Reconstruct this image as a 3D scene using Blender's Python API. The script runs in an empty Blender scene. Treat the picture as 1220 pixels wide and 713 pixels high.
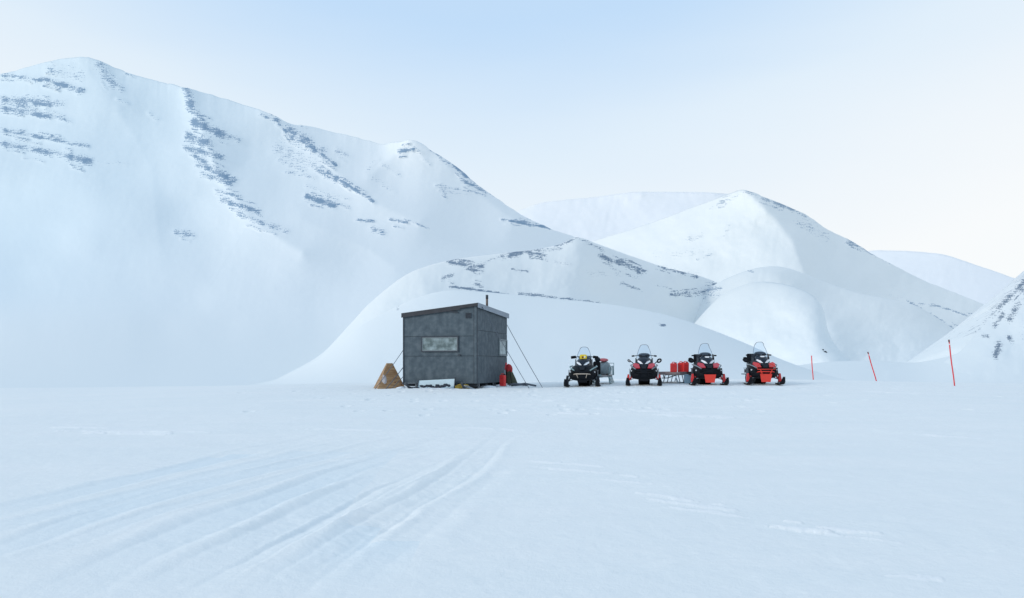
import bpy, math, random
import numpy as np
from mathutils import Vector, Matrix

scene = bpy.context.scene
COL = scene.collection
random.seed(7)
F = 950.0            # focal length in photo pixels (1220 wide)
CX, HY = 610.0, 438.0
CZ = 1.75            # camera height

# ------------------------------------------------------------------ noise
def _hash(ix, iy, seed):
    h = (ix * 374761393 + iy * 668265263 + seed * 974634777) & 0xffffffff
    h = ((h ^ (h >> 13)) * 1274126177) & 0xffffffff
    h = (h ^ (h >> 16)) & 0xffffffff
    return h.astype(np.float64) / 4294967295.0
def vnoise(x, y, seed=0):
    x = np.asarray(x, dtype=np.float64); y = np.asarray(y, dtype=np.float64)
    ix = np.floor(x).astype(np.int64); iy = np.floor(y).astype(np.int64)
    fx = x - ix; fy = y - iy
    fx = fx*fx*fx*(fx*(fx*6-15)+10); fy = fy*fy*fy*(fy*(fy*6-15)+10)
    a = _hash(ix, iy, seed); b = _hash(ix+1, iy, seed)
    c = _hash(ix, iy+1, seed); d = _hash(ix+1, iy+1, seed)
    return (a*(1-fx)+b*fx)*(1-fy) + (c*(1-fx)+d*fx)*fy - 0.5
def fbm(x, y, seed=0, octs=4, gain=0.5):
    s = 0.0; a = 1.0
    for o in range(octs):
        s = s + a*vnoise(x*(2.03**o)+o*17.3, y*(2.03**o)-o*9.7, seed+o*13); a *= gain
    return s
def smooth(a, b, x):
    t = np.clip((x-a)/(b-a), 0, 1); return t*t*(3-2*t)
def seg_dist(x, y, pts):
    """distance to polyline, signed side and parameter along"""
    best = np.full(np.shape(x), 1e9); par = np.zeros(np.shape(x)); side = np.zeros(np.shape(x))
    L = 0.0
    for (x0, y0), (x1, y1) in zip(pts[:-1], pts[1:]):
        dx, dy = x1-x0, y1-y0; l = math.hypot(dx, dy)
        t = np.clip(((x-x0)*dx+(y-y0)*dy)/(l*l), 0, 1)
        ex = x-(x0+t*dx); ey = y-(y0+t*dy); dd = np.sqrt(ex*ex+ey*ey)
        m = dd < best
        best = np.where(m, dd, best); par = np.where(m, L+t*l, par)
        side = np.where(m, (dx*ey-dy*ex)/(l*np.maximum(dd,1e-6)), side)
        L += l
    return best, side, par, L

# ------------------------------------------------------------------ tags
def tag(o, label=None, cat=None, group=None, kind=None):
    if label: o['label'] = label
    if cat: o['category'] = cat
    if group: o['group'] = group
    if kind: o['kind'] = kind
    return o
def empty(name, loc=(0,0,0), rz=0.0):
    o = bpy.data.objects.new(name, None); COL.objects.link(o)
    o.location = loc; o.rotation_euler = (0,0,rz); o.empty_display_size = 0.2
    return o
def copy_tree(o, parent=None):
    c = o.copy(); COL.objects.link(c)
    if parent: c.parent = parent
    for ch in [k for k in bpy.data.objects if k.parent == o]:
        copy_tree(ch, c)
    return c

# ------------------------------------------------------------------ materials
def new_mat(name):
    m = bpy.data.materials.new(name); m.use_nodes = True
    nt = m.node_tree; b = nt.nodes['Principled BSDF']
    return m, nt, b
def N(nt, t, **kw):
    n = nt.nodes.new(t)
    for k, v in kw.items():
        if k in n.inputs.keys() if hasattr(n, 'inputs') else False: n.inputs[k].default_value = v
        else: setattr(n, k, v)
    return n
def simple(name, col, rough=0.5, metal=0.0, spec=0.5, var=0.25, scale=30.0, bump=0.0, emit=None):
    m, nt, b = new_mat(name)
    tc = nt.nodes.new('ShaderNodeTexCoord')
    nz = nt.nodes.new('ShaderNodeTexNoise'); nz.inputs['Scale'].default_value = scale; nz.inputs['Detail'].default_value = 5
    nt.links.new(tc.outputs['Object'], nz.inputs['Vector'])
    mx = nt.nodes.new('ShaderNodeMix'); mx.data_type = 'RGBA'
    mx.inputs['A'].default_value = (*[c*(1-var) for c in col], 1)
    mx.inputs['B'].default_value = (*[min(1, c*(1+var)) for c in col], 1)
    nt.links.new(nz.outputs['Fac'], mx.inputs['Factor'])
    nt.links.new(mx.outputs['Result'], b.inputs['Base Color'])
    b.inputs['Roughness'].default_value = rough; b.inputs['Metallic'].default_value = metal
    b.inputs['Specular IOR Level'].default_value = spec
    if bump:
        bp = nt.nodes.new('ShaderNodeBump'); bp.inputs['Strength'].default_value = bump; bp.inputs['Distance'].default_value = 0.01
        nt.links.new(nz.outputs['Fac'], bp.inputs['Height']); nt.links.new(bp.outputs['Normal'], b.inputs['Normal'])
    return m

def snow_ground_mat():
    m, nt, b = new_mat('ground_snow')
    geo = nt.nodes.new('ShaderNodeNewGeometry')
    n1 = nt.nodes.new('ShaderNodeTexNoise'); n1.inputs['Scale'].default_value = 0.5; n1.inputs['Detail'].default_value = 6
    mp = nt.nodes.new('ShaderNodeMapping'); mp.inputs['Rotation'].default_value = (0,0,math.radians(-28)); mp.inputs['Scale'].default_value = (0.5,2.2,1)
    nt.links.new(geo.outputs['Position'], mp.inputs['Vector']); nt.links.new(mp.outputs['Vector'], n1.inputs['Vector'])
    cr = nt.nodes.new('ShaderNodeValToRGB')
    cr.color_ramp.elements[0].position = 0.3; cr.color_ramp.elements[0].color = (0.85,0.885,0.885,1)
    cr.color_ramp.elements[1].position = 0.72; cr.color_ramp.elements[1].color = (0.885,0.905,0.90,1)
    nt.links.new(n1.outputs['Fac'], cr.inputs['Fac'])
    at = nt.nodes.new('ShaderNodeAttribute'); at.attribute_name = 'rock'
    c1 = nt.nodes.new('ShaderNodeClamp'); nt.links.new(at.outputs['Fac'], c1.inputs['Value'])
    mxp = nt.nodes.new('ShaderNodeMix'); mxp.data_type = 'RGBA'; mxp.inputs['B'].default_value = (0.76,0.845,0.885,1)  # track troughs: blue of packed snow plus painted shade
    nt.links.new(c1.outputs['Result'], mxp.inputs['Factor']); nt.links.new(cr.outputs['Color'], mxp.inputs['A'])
    ng = nt.nodes.new('ShaderNodeMath'); ng.operation = 'MULTIPLY'; ng.inputs[1].default_value = -1; ng.use_clamp = True; nt.links.new(at.outputs['Fac'], ng.inputs[0])
    mxc = nt.nodes.new('ShaderNodeMix'); mxc.data_type = 'RGBA'; mxc.inputs['B'].default_value = (0.95,0.955,0.955,1)  # crust scabs painted lighter, as if catching the light
    nt.links.new(ng.outputs[0], mxc.inputs['Factor']); nt.links.new(mxp.outputs['Result'], mxc.inputs['A'])
    nt.links.new(mxc.outputs['Result'], b.inputs['Base Color'])
    n2 = nt.nodes.new('ShaderNodeTexNoise'); n2.inputs['Scale'].default_value = 14; n2.inputs['Detail'].default_value = 6; n2.inputs['Roughness'].default_value = 0.65
    nt.links.new(geo.outputs['Position'], n2.inputs['Vector'])
    n3 = nt.nodes.new('ShaderNodeTexNoise'); n3.inputs['Scale'].default_value = 90; n3.inputs['Detail'].default_value = 3
    nt.links.new(geo.outputs['Position'], n3.inputs['Vector'])
    b1 = nt.nodes.new('ShaderNodeBump'); b1.inputs['Strength'].default_value = 0.35; b1.inputs['Distance'].default_value = 0.03
    nt.links.new(n2.outputs['Fac'], b1.inputs['Height'])
    b2 = nt.nodes.new('ShaderNodeBump'); b2.inputs['Strength'].default_value = 0.35; b2.inputs['Distance'].default_value = 0.005
    nt.links.new(n3.outputs['Fac'], b2.inputs['Height']); nt.links.new(b1.outputs['Normal'], b2.inputs['Normal'])
    nt.links.new(b2.outputs['Normal'], b.inputs['Normal'])
    b.inputs['Roughness'].default_value = 0.75; b.inputs['Specular IOR Level'].default_value = 0.15
    return m

def mountain_mat(name, snow, rock, rock2, rot=12.0):
    """snow with rock bands driven by the mesh attribute 'rock' and by the face UV."""
    m, nt, b = new_mat(name)
    L = nt.links.new
    at = nt.nodes.new('ShaderNodeAttribute'); at.attribute_name = 'rock'
    uv = nt.nodes.new('ShaderNodeUVMap'); uv.uv_map = 'surface'
    mp = nt.nodes.new('ShaderNodeMapping'); mp.inputs['Rotation'].default_value = (0,0,math.radians(rot)); mp.inputs['Scale'].default_value = (12,66,1)
    L(uv.outputs['UV'], mp.inputs['Vector'])
    ns = nt.nodes.new('ShaderNodeTexNoise'); ns.inputs['Scale'].default_value = 1.0; ns.inputs['Detail'].default_value = 5; ns.inputs['Roughness'].default_value = 0.6
    L(mp.outputs['Vector'], ns.inputs['Vector'])
    mp2 = nt.nodes.new('ShaderNodeMapping'); mp2.inputs['Scale'].default_value = (58,72,1)
    L(uv.outputs['UV'], mp2.inputs['Vector'])
    n2 = nt.nodes.new('ShaderNodeTexNoise'); n2.inputs['Scale'].default_value = 1.0; n2.inputs['Detail'].default_value = 4; n2.inputs['Roughness'].default_value = 0.7
    L(mp2.outputs['Vector'], n2.inputs['Vector'])
    def math_(op, a, bb):
        n = nt.nodes.new('ShaderNodeMath'); n.operation = op
        for i, v in enumerate((a, bb)):
            if isinstance(v, (int, float)): n.inputs[i].default_value = v
            elif v is not None: L(v, n.inputs[i])
        return n.outputs[0]
    s = math_('ADD', math_('MULTIPLY', ns.outputs['Fac'], 2.0), math_('MULTIPLY', n2.outputs['Fac'], 2.4))
    s = math_('SUBTRACT', s, 2.12)                # around 0
    v = math_('ADD', at.outputs['Fac'], s)
    mr = nt.nodes.new('ShaderNodeMapRange'); mr.interpolation_type = 'SMOOTHSTEP'
    mr.inputs['From Min'].default_value = 0.50; mr.inputs['From Max'].default_value = 0.95
    mr.inputs['To Max'].default_value = 0.95
    L(v, mr.inputs['Value'])
    gate = math_('MULTIPLY', at.outputs['Fac'], 4.0); g2 = nt.nodes.new('ShaderNodeClamp'); L(gate, g2.inputs['Value'])
    fac = math_('MULTIPLY', mr.outputs['Result'], g2.outputs['Result'])
    rk = nt.nodes.new('ShaderNodeMix'); rk.data_type = 'RGBA'; rk.inputs['A'].default_value = (*rock,1); rk.inputs['B'].default_value = (*rock2,1)
    L(n2.outputs['Fac'], rk.inputs['Factor'])
    geo = nt.nodes.new('ShaderNodeTexCoord')
    nb = nt.nodes.new('ShaderNodeTexNoise'); nb.inputs['Scale'].default_value = 0.012; nb.inputs['Detail'].default_value = 6
    L(geo.outputs['Object'], nb.inputs['Vector'])
    sn = nt.nodes.new('ShaderNodeMix'); sn.data_type = 'RGBA'
    sn.inputs['A'].default_value = (*[c*0.965 for c in snow],1); sn.inputs['B'].default_value = (*snow,1)
    L(nb.outputs['Fac'], sn.inputs['Factor'])
    if name.startswith('left'):      # snow tint painted bluer on the shaded left, brighter towards the col
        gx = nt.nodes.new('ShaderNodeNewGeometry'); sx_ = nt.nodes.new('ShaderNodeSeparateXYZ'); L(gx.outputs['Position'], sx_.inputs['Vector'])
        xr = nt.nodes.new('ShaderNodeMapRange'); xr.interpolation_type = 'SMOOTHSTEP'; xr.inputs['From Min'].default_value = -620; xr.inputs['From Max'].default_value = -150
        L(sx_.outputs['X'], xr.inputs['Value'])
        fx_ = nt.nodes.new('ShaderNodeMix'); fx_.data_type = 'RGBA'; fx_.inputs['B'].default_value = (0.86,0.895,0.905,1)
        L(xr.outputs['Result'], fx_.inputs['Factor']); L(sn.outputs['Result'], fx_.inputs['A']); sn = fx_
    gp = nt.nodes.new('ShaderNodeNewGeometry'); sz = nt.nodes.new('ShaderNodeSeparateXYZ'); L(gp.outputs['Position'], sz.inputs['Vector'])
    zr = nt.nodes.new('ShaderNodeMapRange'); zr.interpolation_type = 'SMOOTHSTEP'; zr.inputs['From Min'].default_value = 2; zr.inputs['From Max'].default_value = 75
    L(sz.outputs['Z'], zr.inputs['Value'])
    dr = nt.nodes.new('ShaderNodeMix'); dr.data_type = 'RGBA'; dr.inputs['A'].default_value = (0.815,0.86,0.87,1)   # foot tone painted in, as flatter snow catching more sky
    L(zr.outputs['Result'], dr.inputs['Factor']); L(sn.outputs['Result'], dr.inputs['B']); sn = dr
    mx = nt.nodes.new('ShaderNodeMix'); mx.data_type = 'RGBA'
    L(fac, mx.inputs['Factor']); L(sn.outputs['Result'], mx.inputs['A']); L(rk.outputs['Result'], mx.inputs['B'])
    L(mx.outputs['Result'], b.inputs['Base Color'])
    b.inputs['Roughness'].default_value = 0.9; b.inputs['Specular IOR Level'].default_value = 0.05
    return m

M = {}
M['black'] = simple('black_plastic', (0.008,0.010,0.014), 0.55, spec=0.10, var=0.4)
M['dark'] = simple('dark_grey_plastic', (0.018,0.024,0.034), 0.45, spec=0.15, var=0.3)
M['pod'] = simple('blue_black_cowl', (0.012,0.020,0.034), 0.35, spec=0.18, var=0.4, scale=12)
M['grey'] = simple('grey_trim', (0.19,0.22,0.25), 0.35, var=0.2)
M['red'] = simple('red_plastic', (0.62,0.028,0.03), 0.4, var=0.15, scale=14)
M['crimson'] = simple('crimson_panel', (0.52,0.02,0.04), 0.3, var=0.15)
M['orange_red'] = simple('orange_red_plate', (0.66,0.035,0.018), 0.5, var=0.12)
M['lens'] = simple('headlight_lens', (0.80,0.84,0.88), 0.15, var=0.06)
M['rubber'] = simple('track_rubber', (0.007,0.008,0.010), 0.8, spec=0.1, var=0.4, bump=0.3)
M['steel'] = simple('worn_steel', (0.30,0.34,0.38), 0.4, metal=0.6, var=0.3)
M['chrome'] = simple('bright_tube', (0.55,0.6,0.63), 0.3, metal=0.7, var=0.2)
M['tan'] = simple('tan_bumper', (0.42,0.36,0.30), 0.5, var=0.2)
M['yellow'] = simple('yellow_fabric', (0.72,0.55,0.03), 0.7, var=0.3, scale=18, bump=0.4)
M['maroon'] = simple('maroon_print', (0.13,0.02,0.015), 0.6, var=0.2)
M['white'] = simple('white_print', (0.75,0.76,0.76), 0.6, var=0.1)
M['teal'] = simple('teal_painted_tube', (0.24,0.36,0.38), 0.5, var=0.25)
M['tarp'] = simple('grey_green_tarp', (0.20,0.25,0.27), 0.75, var=0.45, scale=9, bump=0.6)
M['pinkstrap'] = simple('faded_red_strap', (0.55,0.14,0.16), 0.7, var=0.25)
M['can'] = simple('red_jerrycan_plastic', (0.68,0.035,0.035), 0.45, var=0.18, scale=8)
M['pole'] = simple('red_pole_paint', (0.72,0.05,0.06), 0.5, var=0.2, scale=5)
M['tape'] = simple('pale_reflective_tape', (0.75,0.75,0.78), 0.4, var=0.1)
M['olive'] = simple('olive_canvas', (0.062,0.068,0.045), 0.9, var=0.45, scale=10, bump=0.8)
M['redcloth'] = simple('red_cloth', (0.42,0.03,0.035), 0.85, var=0.5, scale=9, bump=0.8)
M['rope'] = simple('grey_rope', (0.11,0.13,0.16), 0.9, var=0.3)
M['paleboard'] = simple('pale_blue_board', (0.52,0.66,0.72), 0.6, var=0.12, scale=5)
M['stone'] = simple('dark_stone', (0.035,0.045,0.06), 0.9, var=0.6, scale=12, bump=1.0)
M['beam'] = simple('dark_beam', (0.045,0.055,0.068), 0.8, var=0.5, scale=9, bump=0.4)
M['fascia'] = simple('dark_fascia', (0.034,0.036,0.043), 0.75, var=0.5, scale=6, bump=0.4)
M['trim'] = simple('zinc_trim', (0.20,0.25,0.31), 0.45, metal=0.2, var=0.3, scale=7)
M['pipe'] = simple('rusty_stove_pipe', (0.15,0.115,0.10), 0.6, metal=0.3, var=0.5, scale=15)
M['frame'] = simple('grey_window_frame', (0.20,0.24,0.26), 0.6, var=0.15)
M['mustard'] = simple('mustard_tarp', (0.22,0.16,0.02), 0.8, var=0.6, scale=14, bump=0.8)
M['winter_blue'] = simple('pale_blue_box', (0.42,0.62,0.75), 0.5, var=0.1)
M['lumpsnow'] = simple('loose_snow', (0.82,0.88,0.94), 0.8, spec=0.1, var=0.04, scale=6, bump=0.3)

def cladding_mat():
    m, nt, b = new_mat('weathered_felt_cladding'); L = nt.links.new
    tc = nt.nodes.new('ShaderNodeTexCoord')
    n1 = nt.nodes.new('ShaderNodeTexNoise'); n1.inputs['Scale'].default_value = 1.6; n1.inputs['Detail'].default_value = 8; n1.inputs['Roughness'].default_value = 0.65
    mp = nt.nodes.new('ShaderNodeMapping'); mp.inputs['Scale'].default_value = (7,7,0.5)
    n2 = nt.nodes.new('ShaderNodeTexNoise'); n2.inputs['Scale'].default_value = 1.5; n2.inputs['Detail'].default_value = 6
    n3 = nt.nodes.new('ShaderNodeTexNoise'); n3.inputs['Scale'].default_value = 5; n3.inputs['Detail'].default_value = 3
    for n in (n1, n3): L(tc.outputs['Object'], n.inputs['Vector'])
    L(tc.outputs['Object'], mp.inputs['Vector']); L(mp.outputs['Vector'], n2.inputs['Vector'])
    a = nt.nodes.new('ShaderNodeMath'); a.operation = 'ADD'; L(n1.outputs['Fac'], a.inputs[0]); L(n2.outputs['Fac'], a.inputs[1])
    c = nt.nodes.new('ShaderNodeMath'); c.operation = 'MULTIPLY_ADD'; L(a.outputs[0], c.inputs[0]); c.inputs[1].default_value = 0.33; L(n3.outputs['Fac'], c.inputs[2])
    cr = nt.nodes.new('ShaderNodeValToRGB'); e = cr.color_ramp.elements
    e[0].position = 0.55; e[0].color = (0.048,0.068,0.086,1); e[1].position = 1.1 if False else 1.0; e[1].color = (0.10,0.128,0.148,1)
    mid = cr.color_ramp.elements.new(0.8); mid.color = (0.070,0.096,0.115,1)
    L(c.outputs[0], cr.inputs['Fac']); L(cr.outputs['Color'], b.inputs['Base Color'])
    b.inputs['Roughness'].default_value = 0.7; b.inputs['Specular IOR Level'].default_value = 0.3
    bp = nt.nodes.new('ShaderNodeBump'); bp.inputs['Strength'].default_value = 0.4; bp.inputs['Distance'].default_value = 0.01
    L(n3.outputs['Fac'], bp.inputs['Height']); L(bp.outputs['Normal'], b.inputs['Normal'])
    return m
M['clad'] = cladding_mat()

def plywood_mat():
    m, nt, b = new_mat('plywood'); L = nt.links.new
    tc = nt.nodes.new('ShaderNodeTexCoord')
    mp = nt.nodes.new('ShaderNodeMapping'); mp.inputs['Scale'].default_value = (3,3,14)
    L(tc.outputs['Object'], mp.inputs['Vector'])
    n = nt.nodes.new('ShaderNodeTexNoise'); n.inputs['Scale'].default_value = 1.2; n.inputs['Detail'].default_value = 6; n.inputs['Distortion'].default_value = 0.6
    L(mp.outputs['Vector'], n.inputs['Vector'])
    cr = nt.nodes.new('ShaderNodeValToRGB'); e = cr.color_ramp.elements
    e[0].position = 0.3; e[0].color = (0.22,0.115,0.05,1); e[1].position = 0.7; e[1].color = (0.44,0.29,0.16,1)
    L(n.outputs['Fac'], cr.inputs['Fac'])
    v = nt.nodes.new('ShaderNodeTexVoronoi'); v.inputs['Scale'].default_value = 5.5
    L(tc.outputs['Object'], v.inputs['Vector'])
    kr = nt.nodes.new('ShaderNodeMapRange'); kr.inputs['From Min'].default_value = 0.12; kr.inputs['From Max'].default_value = 0.2
    L(v.outputs['Distance'], kr.inputs['Value'])
    mx = nt.nodes.new('ShaderNodeMix'); mx.data_type = 'RGBA'; mx.inputs['A'].default_value = (0.16,0.06,0.03,1)
    L(kr.outputs['Result'], mx.inputs['Factor']); L(cr.outputs['Color'], mx.inputs['B'])
    L(mx.outputs['Result'], b.inputs['Base Color']); b.inputs['Roughness'].default_value = 0.75
    return m
M['ply'] = plywood_mat()

def old_wood_mat():
    return simple('grey_pink_planks', (0.34,0.27,0.26), 0.8, var=0.5, scale=14, bump=0.5)
M['plank'] = old_wood_mat()

def pane_mat():
    m, nt, b = new_mat('frosted_pane'); L = nt.links.new
    tc = nt.nodes.new('ShaderNodeTexCoord')
    n = nt.nodes.new('ShaderNodeTexNoise'); n.inputs['Scale'].default_value = 4.5; n.inputs['Detail'].default_value = 7
    L(tc.outputs['Object'], n.inputs['Vector'])
    sx = nt.nodes.new('ShaderNodeSeparateXYZ'); L(tc.outputs['Object'], sx.inputs['Vector'])
    mr = nt.nodes.new('ShaderNodeMapRange'); mr.inputs['From Min'].default_value = 1.2; mr.inputs['From Max'].default_value = 1.45
    mr.inputs['To Min'].default_value = 0.22; mr.inputs['To Max'].default_value = 0.0
    L(sx.outputs['Z'], mr.inputs['Value'])
    a = nt.nodes.new('ShaderNodeMath'); a.operation = 'ADD'; L(n.outputs['Fac'], a.inputs[0]); L(mr.outputs['Result'], a.inputs[1])
    cr = nt.nodes.new('ShaderNodeValToRGB'); e = cr.color_ramp.elements
    e[0].position = 0.4; e[0].color = (0.085,0.125,0.13,1); e[1].position = 0.75; e[1].color = (0.30,0.38,0.40,1)
    L(a.outputs[0], cr.inputs['Fac']); L(cr.outputs['Color'], b.inputs['Base Color'])
    b.inputs['Roughness'].default_value = 0.12; b.inputs['Specular IOR Level'].default_value = 0.5
    return m
M['pane'] = pane_mat()

def screen_mat():
    m = bpy.data.materials.new('clear_windscreen'); m.use_nodes = True; nt = m.node_tree
    nt.nodes.clear(); out = nt.nodes.new('ShaderNodeOutputMaterial')
    tr = nt.nodes.new('ShaderNodeBsdfTransparent'); tr.inputs['Color'].default_value = (0.86,0.92,0.97,1)
    gl = nt.nodes.new('ShaderNodeBsdfGlossy'); gl.inputs['Roughness'].default_value = 0.05; gl.inputs['Color'].default_value = (0.8,0.9,1,1)
    mx = nt.nodes.new('ShaderNodeMixShader'); mx.inputs['Fac'].default_value = 0.08
    nt.links.new(tr.outputs[0], mx.inputs[1]); nt.links.new(gl.outputs[0], mx.inputs[2]); nt.links.new(mx.outputs[0], out.inputs['Surface'])
    return m
M['screen'] = screen_mat()

# ------------------------------------------------------------------ mesh builder
class MB:
    def __init__(self): self.v = []; self.f = []; self.sm = []
    def add(self, vs, fs, smooth=False, mtx=None):
        o = len(self.v)
        for p in vs:
            p = Vector(p)
            if mtx is not None: p = mtx @ p
            self.v.append(tuple(p))
        for f in fs: self.f.append([i+o for i in f]); self.sm.append(smooth)
        return self
    def box(self, c, s, rot=(0,0,0), bev=0.0):
        hx, hy, hz = s[0]/2, s[1]/2, s[2]/2
        R = Matrix.Translation(c) @ (Matrix.Rotation(rot[2],4,'Z') @ Matrix.Rotation(rot[1],4,'Y') @ Matrix.Rotation(rot[0],4,'X'))
        b = min(bev, hx*.9, hy*.9, hz*.9)
        if b <= 0:
            vs = [(x,y,z) for x in (-hx,hx) for y in (-hy,hy) for z in (-hz,hz)]
            fs = [(0,1,3,2),(4,6,7,5),(0,4,5,1),(2,3,7,6),(0,2,6,4),(1,5,7,3)]
            return self.add(vs, fs, False, R)
        # rounded in the xz outline, slightly inset front/back
        def ring(ix, iz, y):
            pts = []
            for (sx, sz, a0) in ((1,1,0),(-1,1,90),(-1,-1,180),(1,-1,270)):
                for k in range(4):
                    a = math.radians(a0+k*30)
                    pts.append((sx*(ix-b)+b*math.cos(a), y, sz*(iz-b)+b*math.sin(a)))
            return pts
        r = [ring(hx-b*.5,hz-b*.5,-hy), ring(hx,hz,-hy+b*.6), ring(hx,hz,hy-b*.6), ring(hx-b*.5,hz-b*.5,hy)]
        vs = sum(r, []); fs = []
        for k in range(3):
            for i in range(16):
                j = (i+1)%16; fs.append((k*16+i, k*16+j, (k+1)*16+j, (k+1)*16+i))
        fs.append(tuple(range(15,-1,-1))[::1]); fs.append(tuple(range(48,64)))
        return self.add(vs, fs, False, R)
    def tube(self, pts, r, n=8, cap=True, r2=None):
        pts = [Vector(p) for p in pts]; K = len(pts); vs = []; fs = []
        up = Vector((0,0,1))
        for k, p in enumerate(pts):
            d = (pts[min(k+1,K-1)]-pts[max(k-1,0)]).normalized()
            a = d.cross(up)
            if a.length < 1e-3: a = d.cross(Vector((1,0,0)))
            a.normalize(); bb = d.cross(a).normalized()
            rr = r if r2 is None else r+(r2-r)*k/(K-1)
            for i in range(n):
                t = 2*math.pi*i/n; vs.append(p+a*rr*math.cos(t)+bb*rr*math.sin(t))
        for k in range(K-1):
            for i in range(n):
                j = (i+1)%n; fs.append((k*n+i, k*n+j, (k+1)*n+j, (k+1)*n+i))
        self.add(vs, fs, True)
        if cap:
            o = len(self.v)-K*n
            self.f.append([o+i for i in range(n)][::-1]); self.sm.append(False)
            self.f.append([o+(K-1)*n+i for i in range(n)]); self.sm.append(False)
        return self
    def loft(self, rings, closed=True, cap=True, smooth=True):
        n = len(rings[0]); vs = sum([list(r) for r in rings], []); fs = []
        for k in range(len(rings)-1):
            for i in range(n if closed else n-1):
                j = (i+1)%n; fs.append((k*n+i, k*n+j, (k+1)*n+j, (k+1)*n+i))
        if cap:
            fs.append(tuple(range(n))[::-1]); fs.append(tuple(range((len(rings)-1)*n, len(rings)*n)))
        return self.add(vs, fs, smooth)
    def prism(self, poly, y0, y1, mtx=None):
        """poly of (x,z) extruded along y"""
        n = len(poly); vs = [(x,y0,z) for x,z in poly]+[(x,y1,z) for x,z in poly]
        fs = [tuple(range(n)), tuple(range(n,2*n))[::-1]]+[(i,(i+1)%n,n+(i+1)%n,n+i)[::-1] for i in range(n)]
        return self.add(vs, fs, False, mtx)
    def slab(self, poly, th):
        """3-D polygon thickened along its normal"""
        P = [Vector(p) for p in poly]; nrm = (P[1]-P[0]).cross(P[2]-P[0]).normalized()
        n = len(P); vs = P+[p+nrm*th for p in P]
        fs = [tuple(range(n))[::-1], tuple(range(n,2*n))]+[(i,(i+1)%n,n+(i+1)%n,n+i) for i in range(n)]
        return self.add(vs, fs, False)
    def build(self, name, mat, parent=None):
        me = bpy.data.meshes.new(name); me.from_pydata(self.v, [], self.f); me.update()
        import bmesh
        bm = bmesh.new(); bm.from_mesh(me); bmesh.ops.recalc_face_normals(bm, faces=bm.faces); bm.to_mesh(me); bm.free()
        me.polygons.foreach_set('use_smooth', self.sm); me.materials.append(mat)
        o = bpy.data.objects.new(name, me); COL.objects.link(o)
        if parent: o.parent = parent
        return o
def sell(w, zb, zt, y, n=20, e=2.6, xo=0.0, topw=1.0):
    """superelliptic section in the xz plane"""
    zc = (zb+zt)/2; h = (zt-zb)/2; out = []
    for i in range(n):
        t = 2*math.pi*i/n; c, s = math.cos(t), math.sin(t)
        x = math.copysign(abs(c)**(2/e), c)*w; z = math.copysign(abs(s)**(2/e), s)*h
        if z > 0: x *= 1-(1-topw)*(z/h)
        out.append((x+xo, y, zc+z))
    return out
def blob(mb, c, s, seed=0, amp=0.2, nu=12, nv=8, fr=1.6, flat=0.0):
    rs = []
    rnd = random.Random(seed); ox = rnd.random()*50
    for i in range(1, nv):
        th = math.pi*i/nv; r = []
        for j in range(nu):
            ph = 2*math.pi*j/nu
            x, y, z = math.sin(th)*math.cos(ph), math.sin(th)*math.sin(ph), math.cos(th)
            k = 1+amp*2*float(vnoise(x*fr+ox, y*fr+z*fr*1.3+ox, seed))
            zz = z*k
            if zz < -flat and flat > 0: zz = -flat
            r.append((c[0]+x*k*s[0], c[1]+y*k*s[1], c[2]+zz*s[2]))
        rs.append(r)
    mb.loft(rs, smooth=(amp < 0.22)); return mb

# ------------------------------------------------------------------ ground
gy  = [-200,-20,0,5,8,15,22,27,30,33,36,42,50,60,100,400,9000]
gzL = [-3.2,-2.2,-1.75,-1.53,-1.40,-1.11,-0.87,-0.745,-0.69,-0.66,-0.68,-0.95,-1.8,-3.2,-5,-7,-9]
gzR = [-3.2,-2.2,-1.75,-1.53,-1.40,-1.11,-0.87,-0.745,-0.69,-0.66,-0.67,-0.75,-0.85,-0.95,-1.6,-6,-9]
lx = [-3000,-60,-40,-21,-17,-12,-8,0,5,9,13,20,40,60,3000]
lz = [-3,-1.4,-1.0,-0.50,-0.27,-0.12,-0.03,0,0.08,0.13,0.11,-0.02,-0.3,-0.6,-1.5]
def g_base(X, Y):
    wR = smooth(3, 10, X)
    z = np.interp(Y, gy, gzL)*(1-wR)+np.interp(Y, gy, gzR)*wR
    return z + np.interp(X, lx, lz)*smooth(4, 24, Y)
def pix_to_ground(px, py):
    u = (px-CX)/F; Ys = np.concatenate([np.linspace(3, 34, 6000)])
    yy = HY - F*g_base(u*Ys, Ys)/Ys
    i = int(np.argmin(np.abs(yy-py))); return (u*Ys[i], Ys[i])
def softline(pts, n=24):
    """smooth a pixel polyline by Catmull-Rom"""
    P = [pts[0]]+list(pts)+[pts[-1]]; out = []
    for k in range(1, len(P)-2):
        for i in range(n//4):
            t = i/(n//4); p0,p1,p2,p3 = P[k-1],P[k],P[k+1],P[k+2]
            out.append(tuple(0.5*((2*p1[a])+(-p0[a]+p2[a])*t+(2*p0[a]-5*p1[a]+4*p2[a]-p3[a])*t*t+(-p0[a]+3*p1[a]-3*p2[a]+p3[a])*t**3) for a in (0,1)))
    out.append(P[-1]); return out
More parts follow.
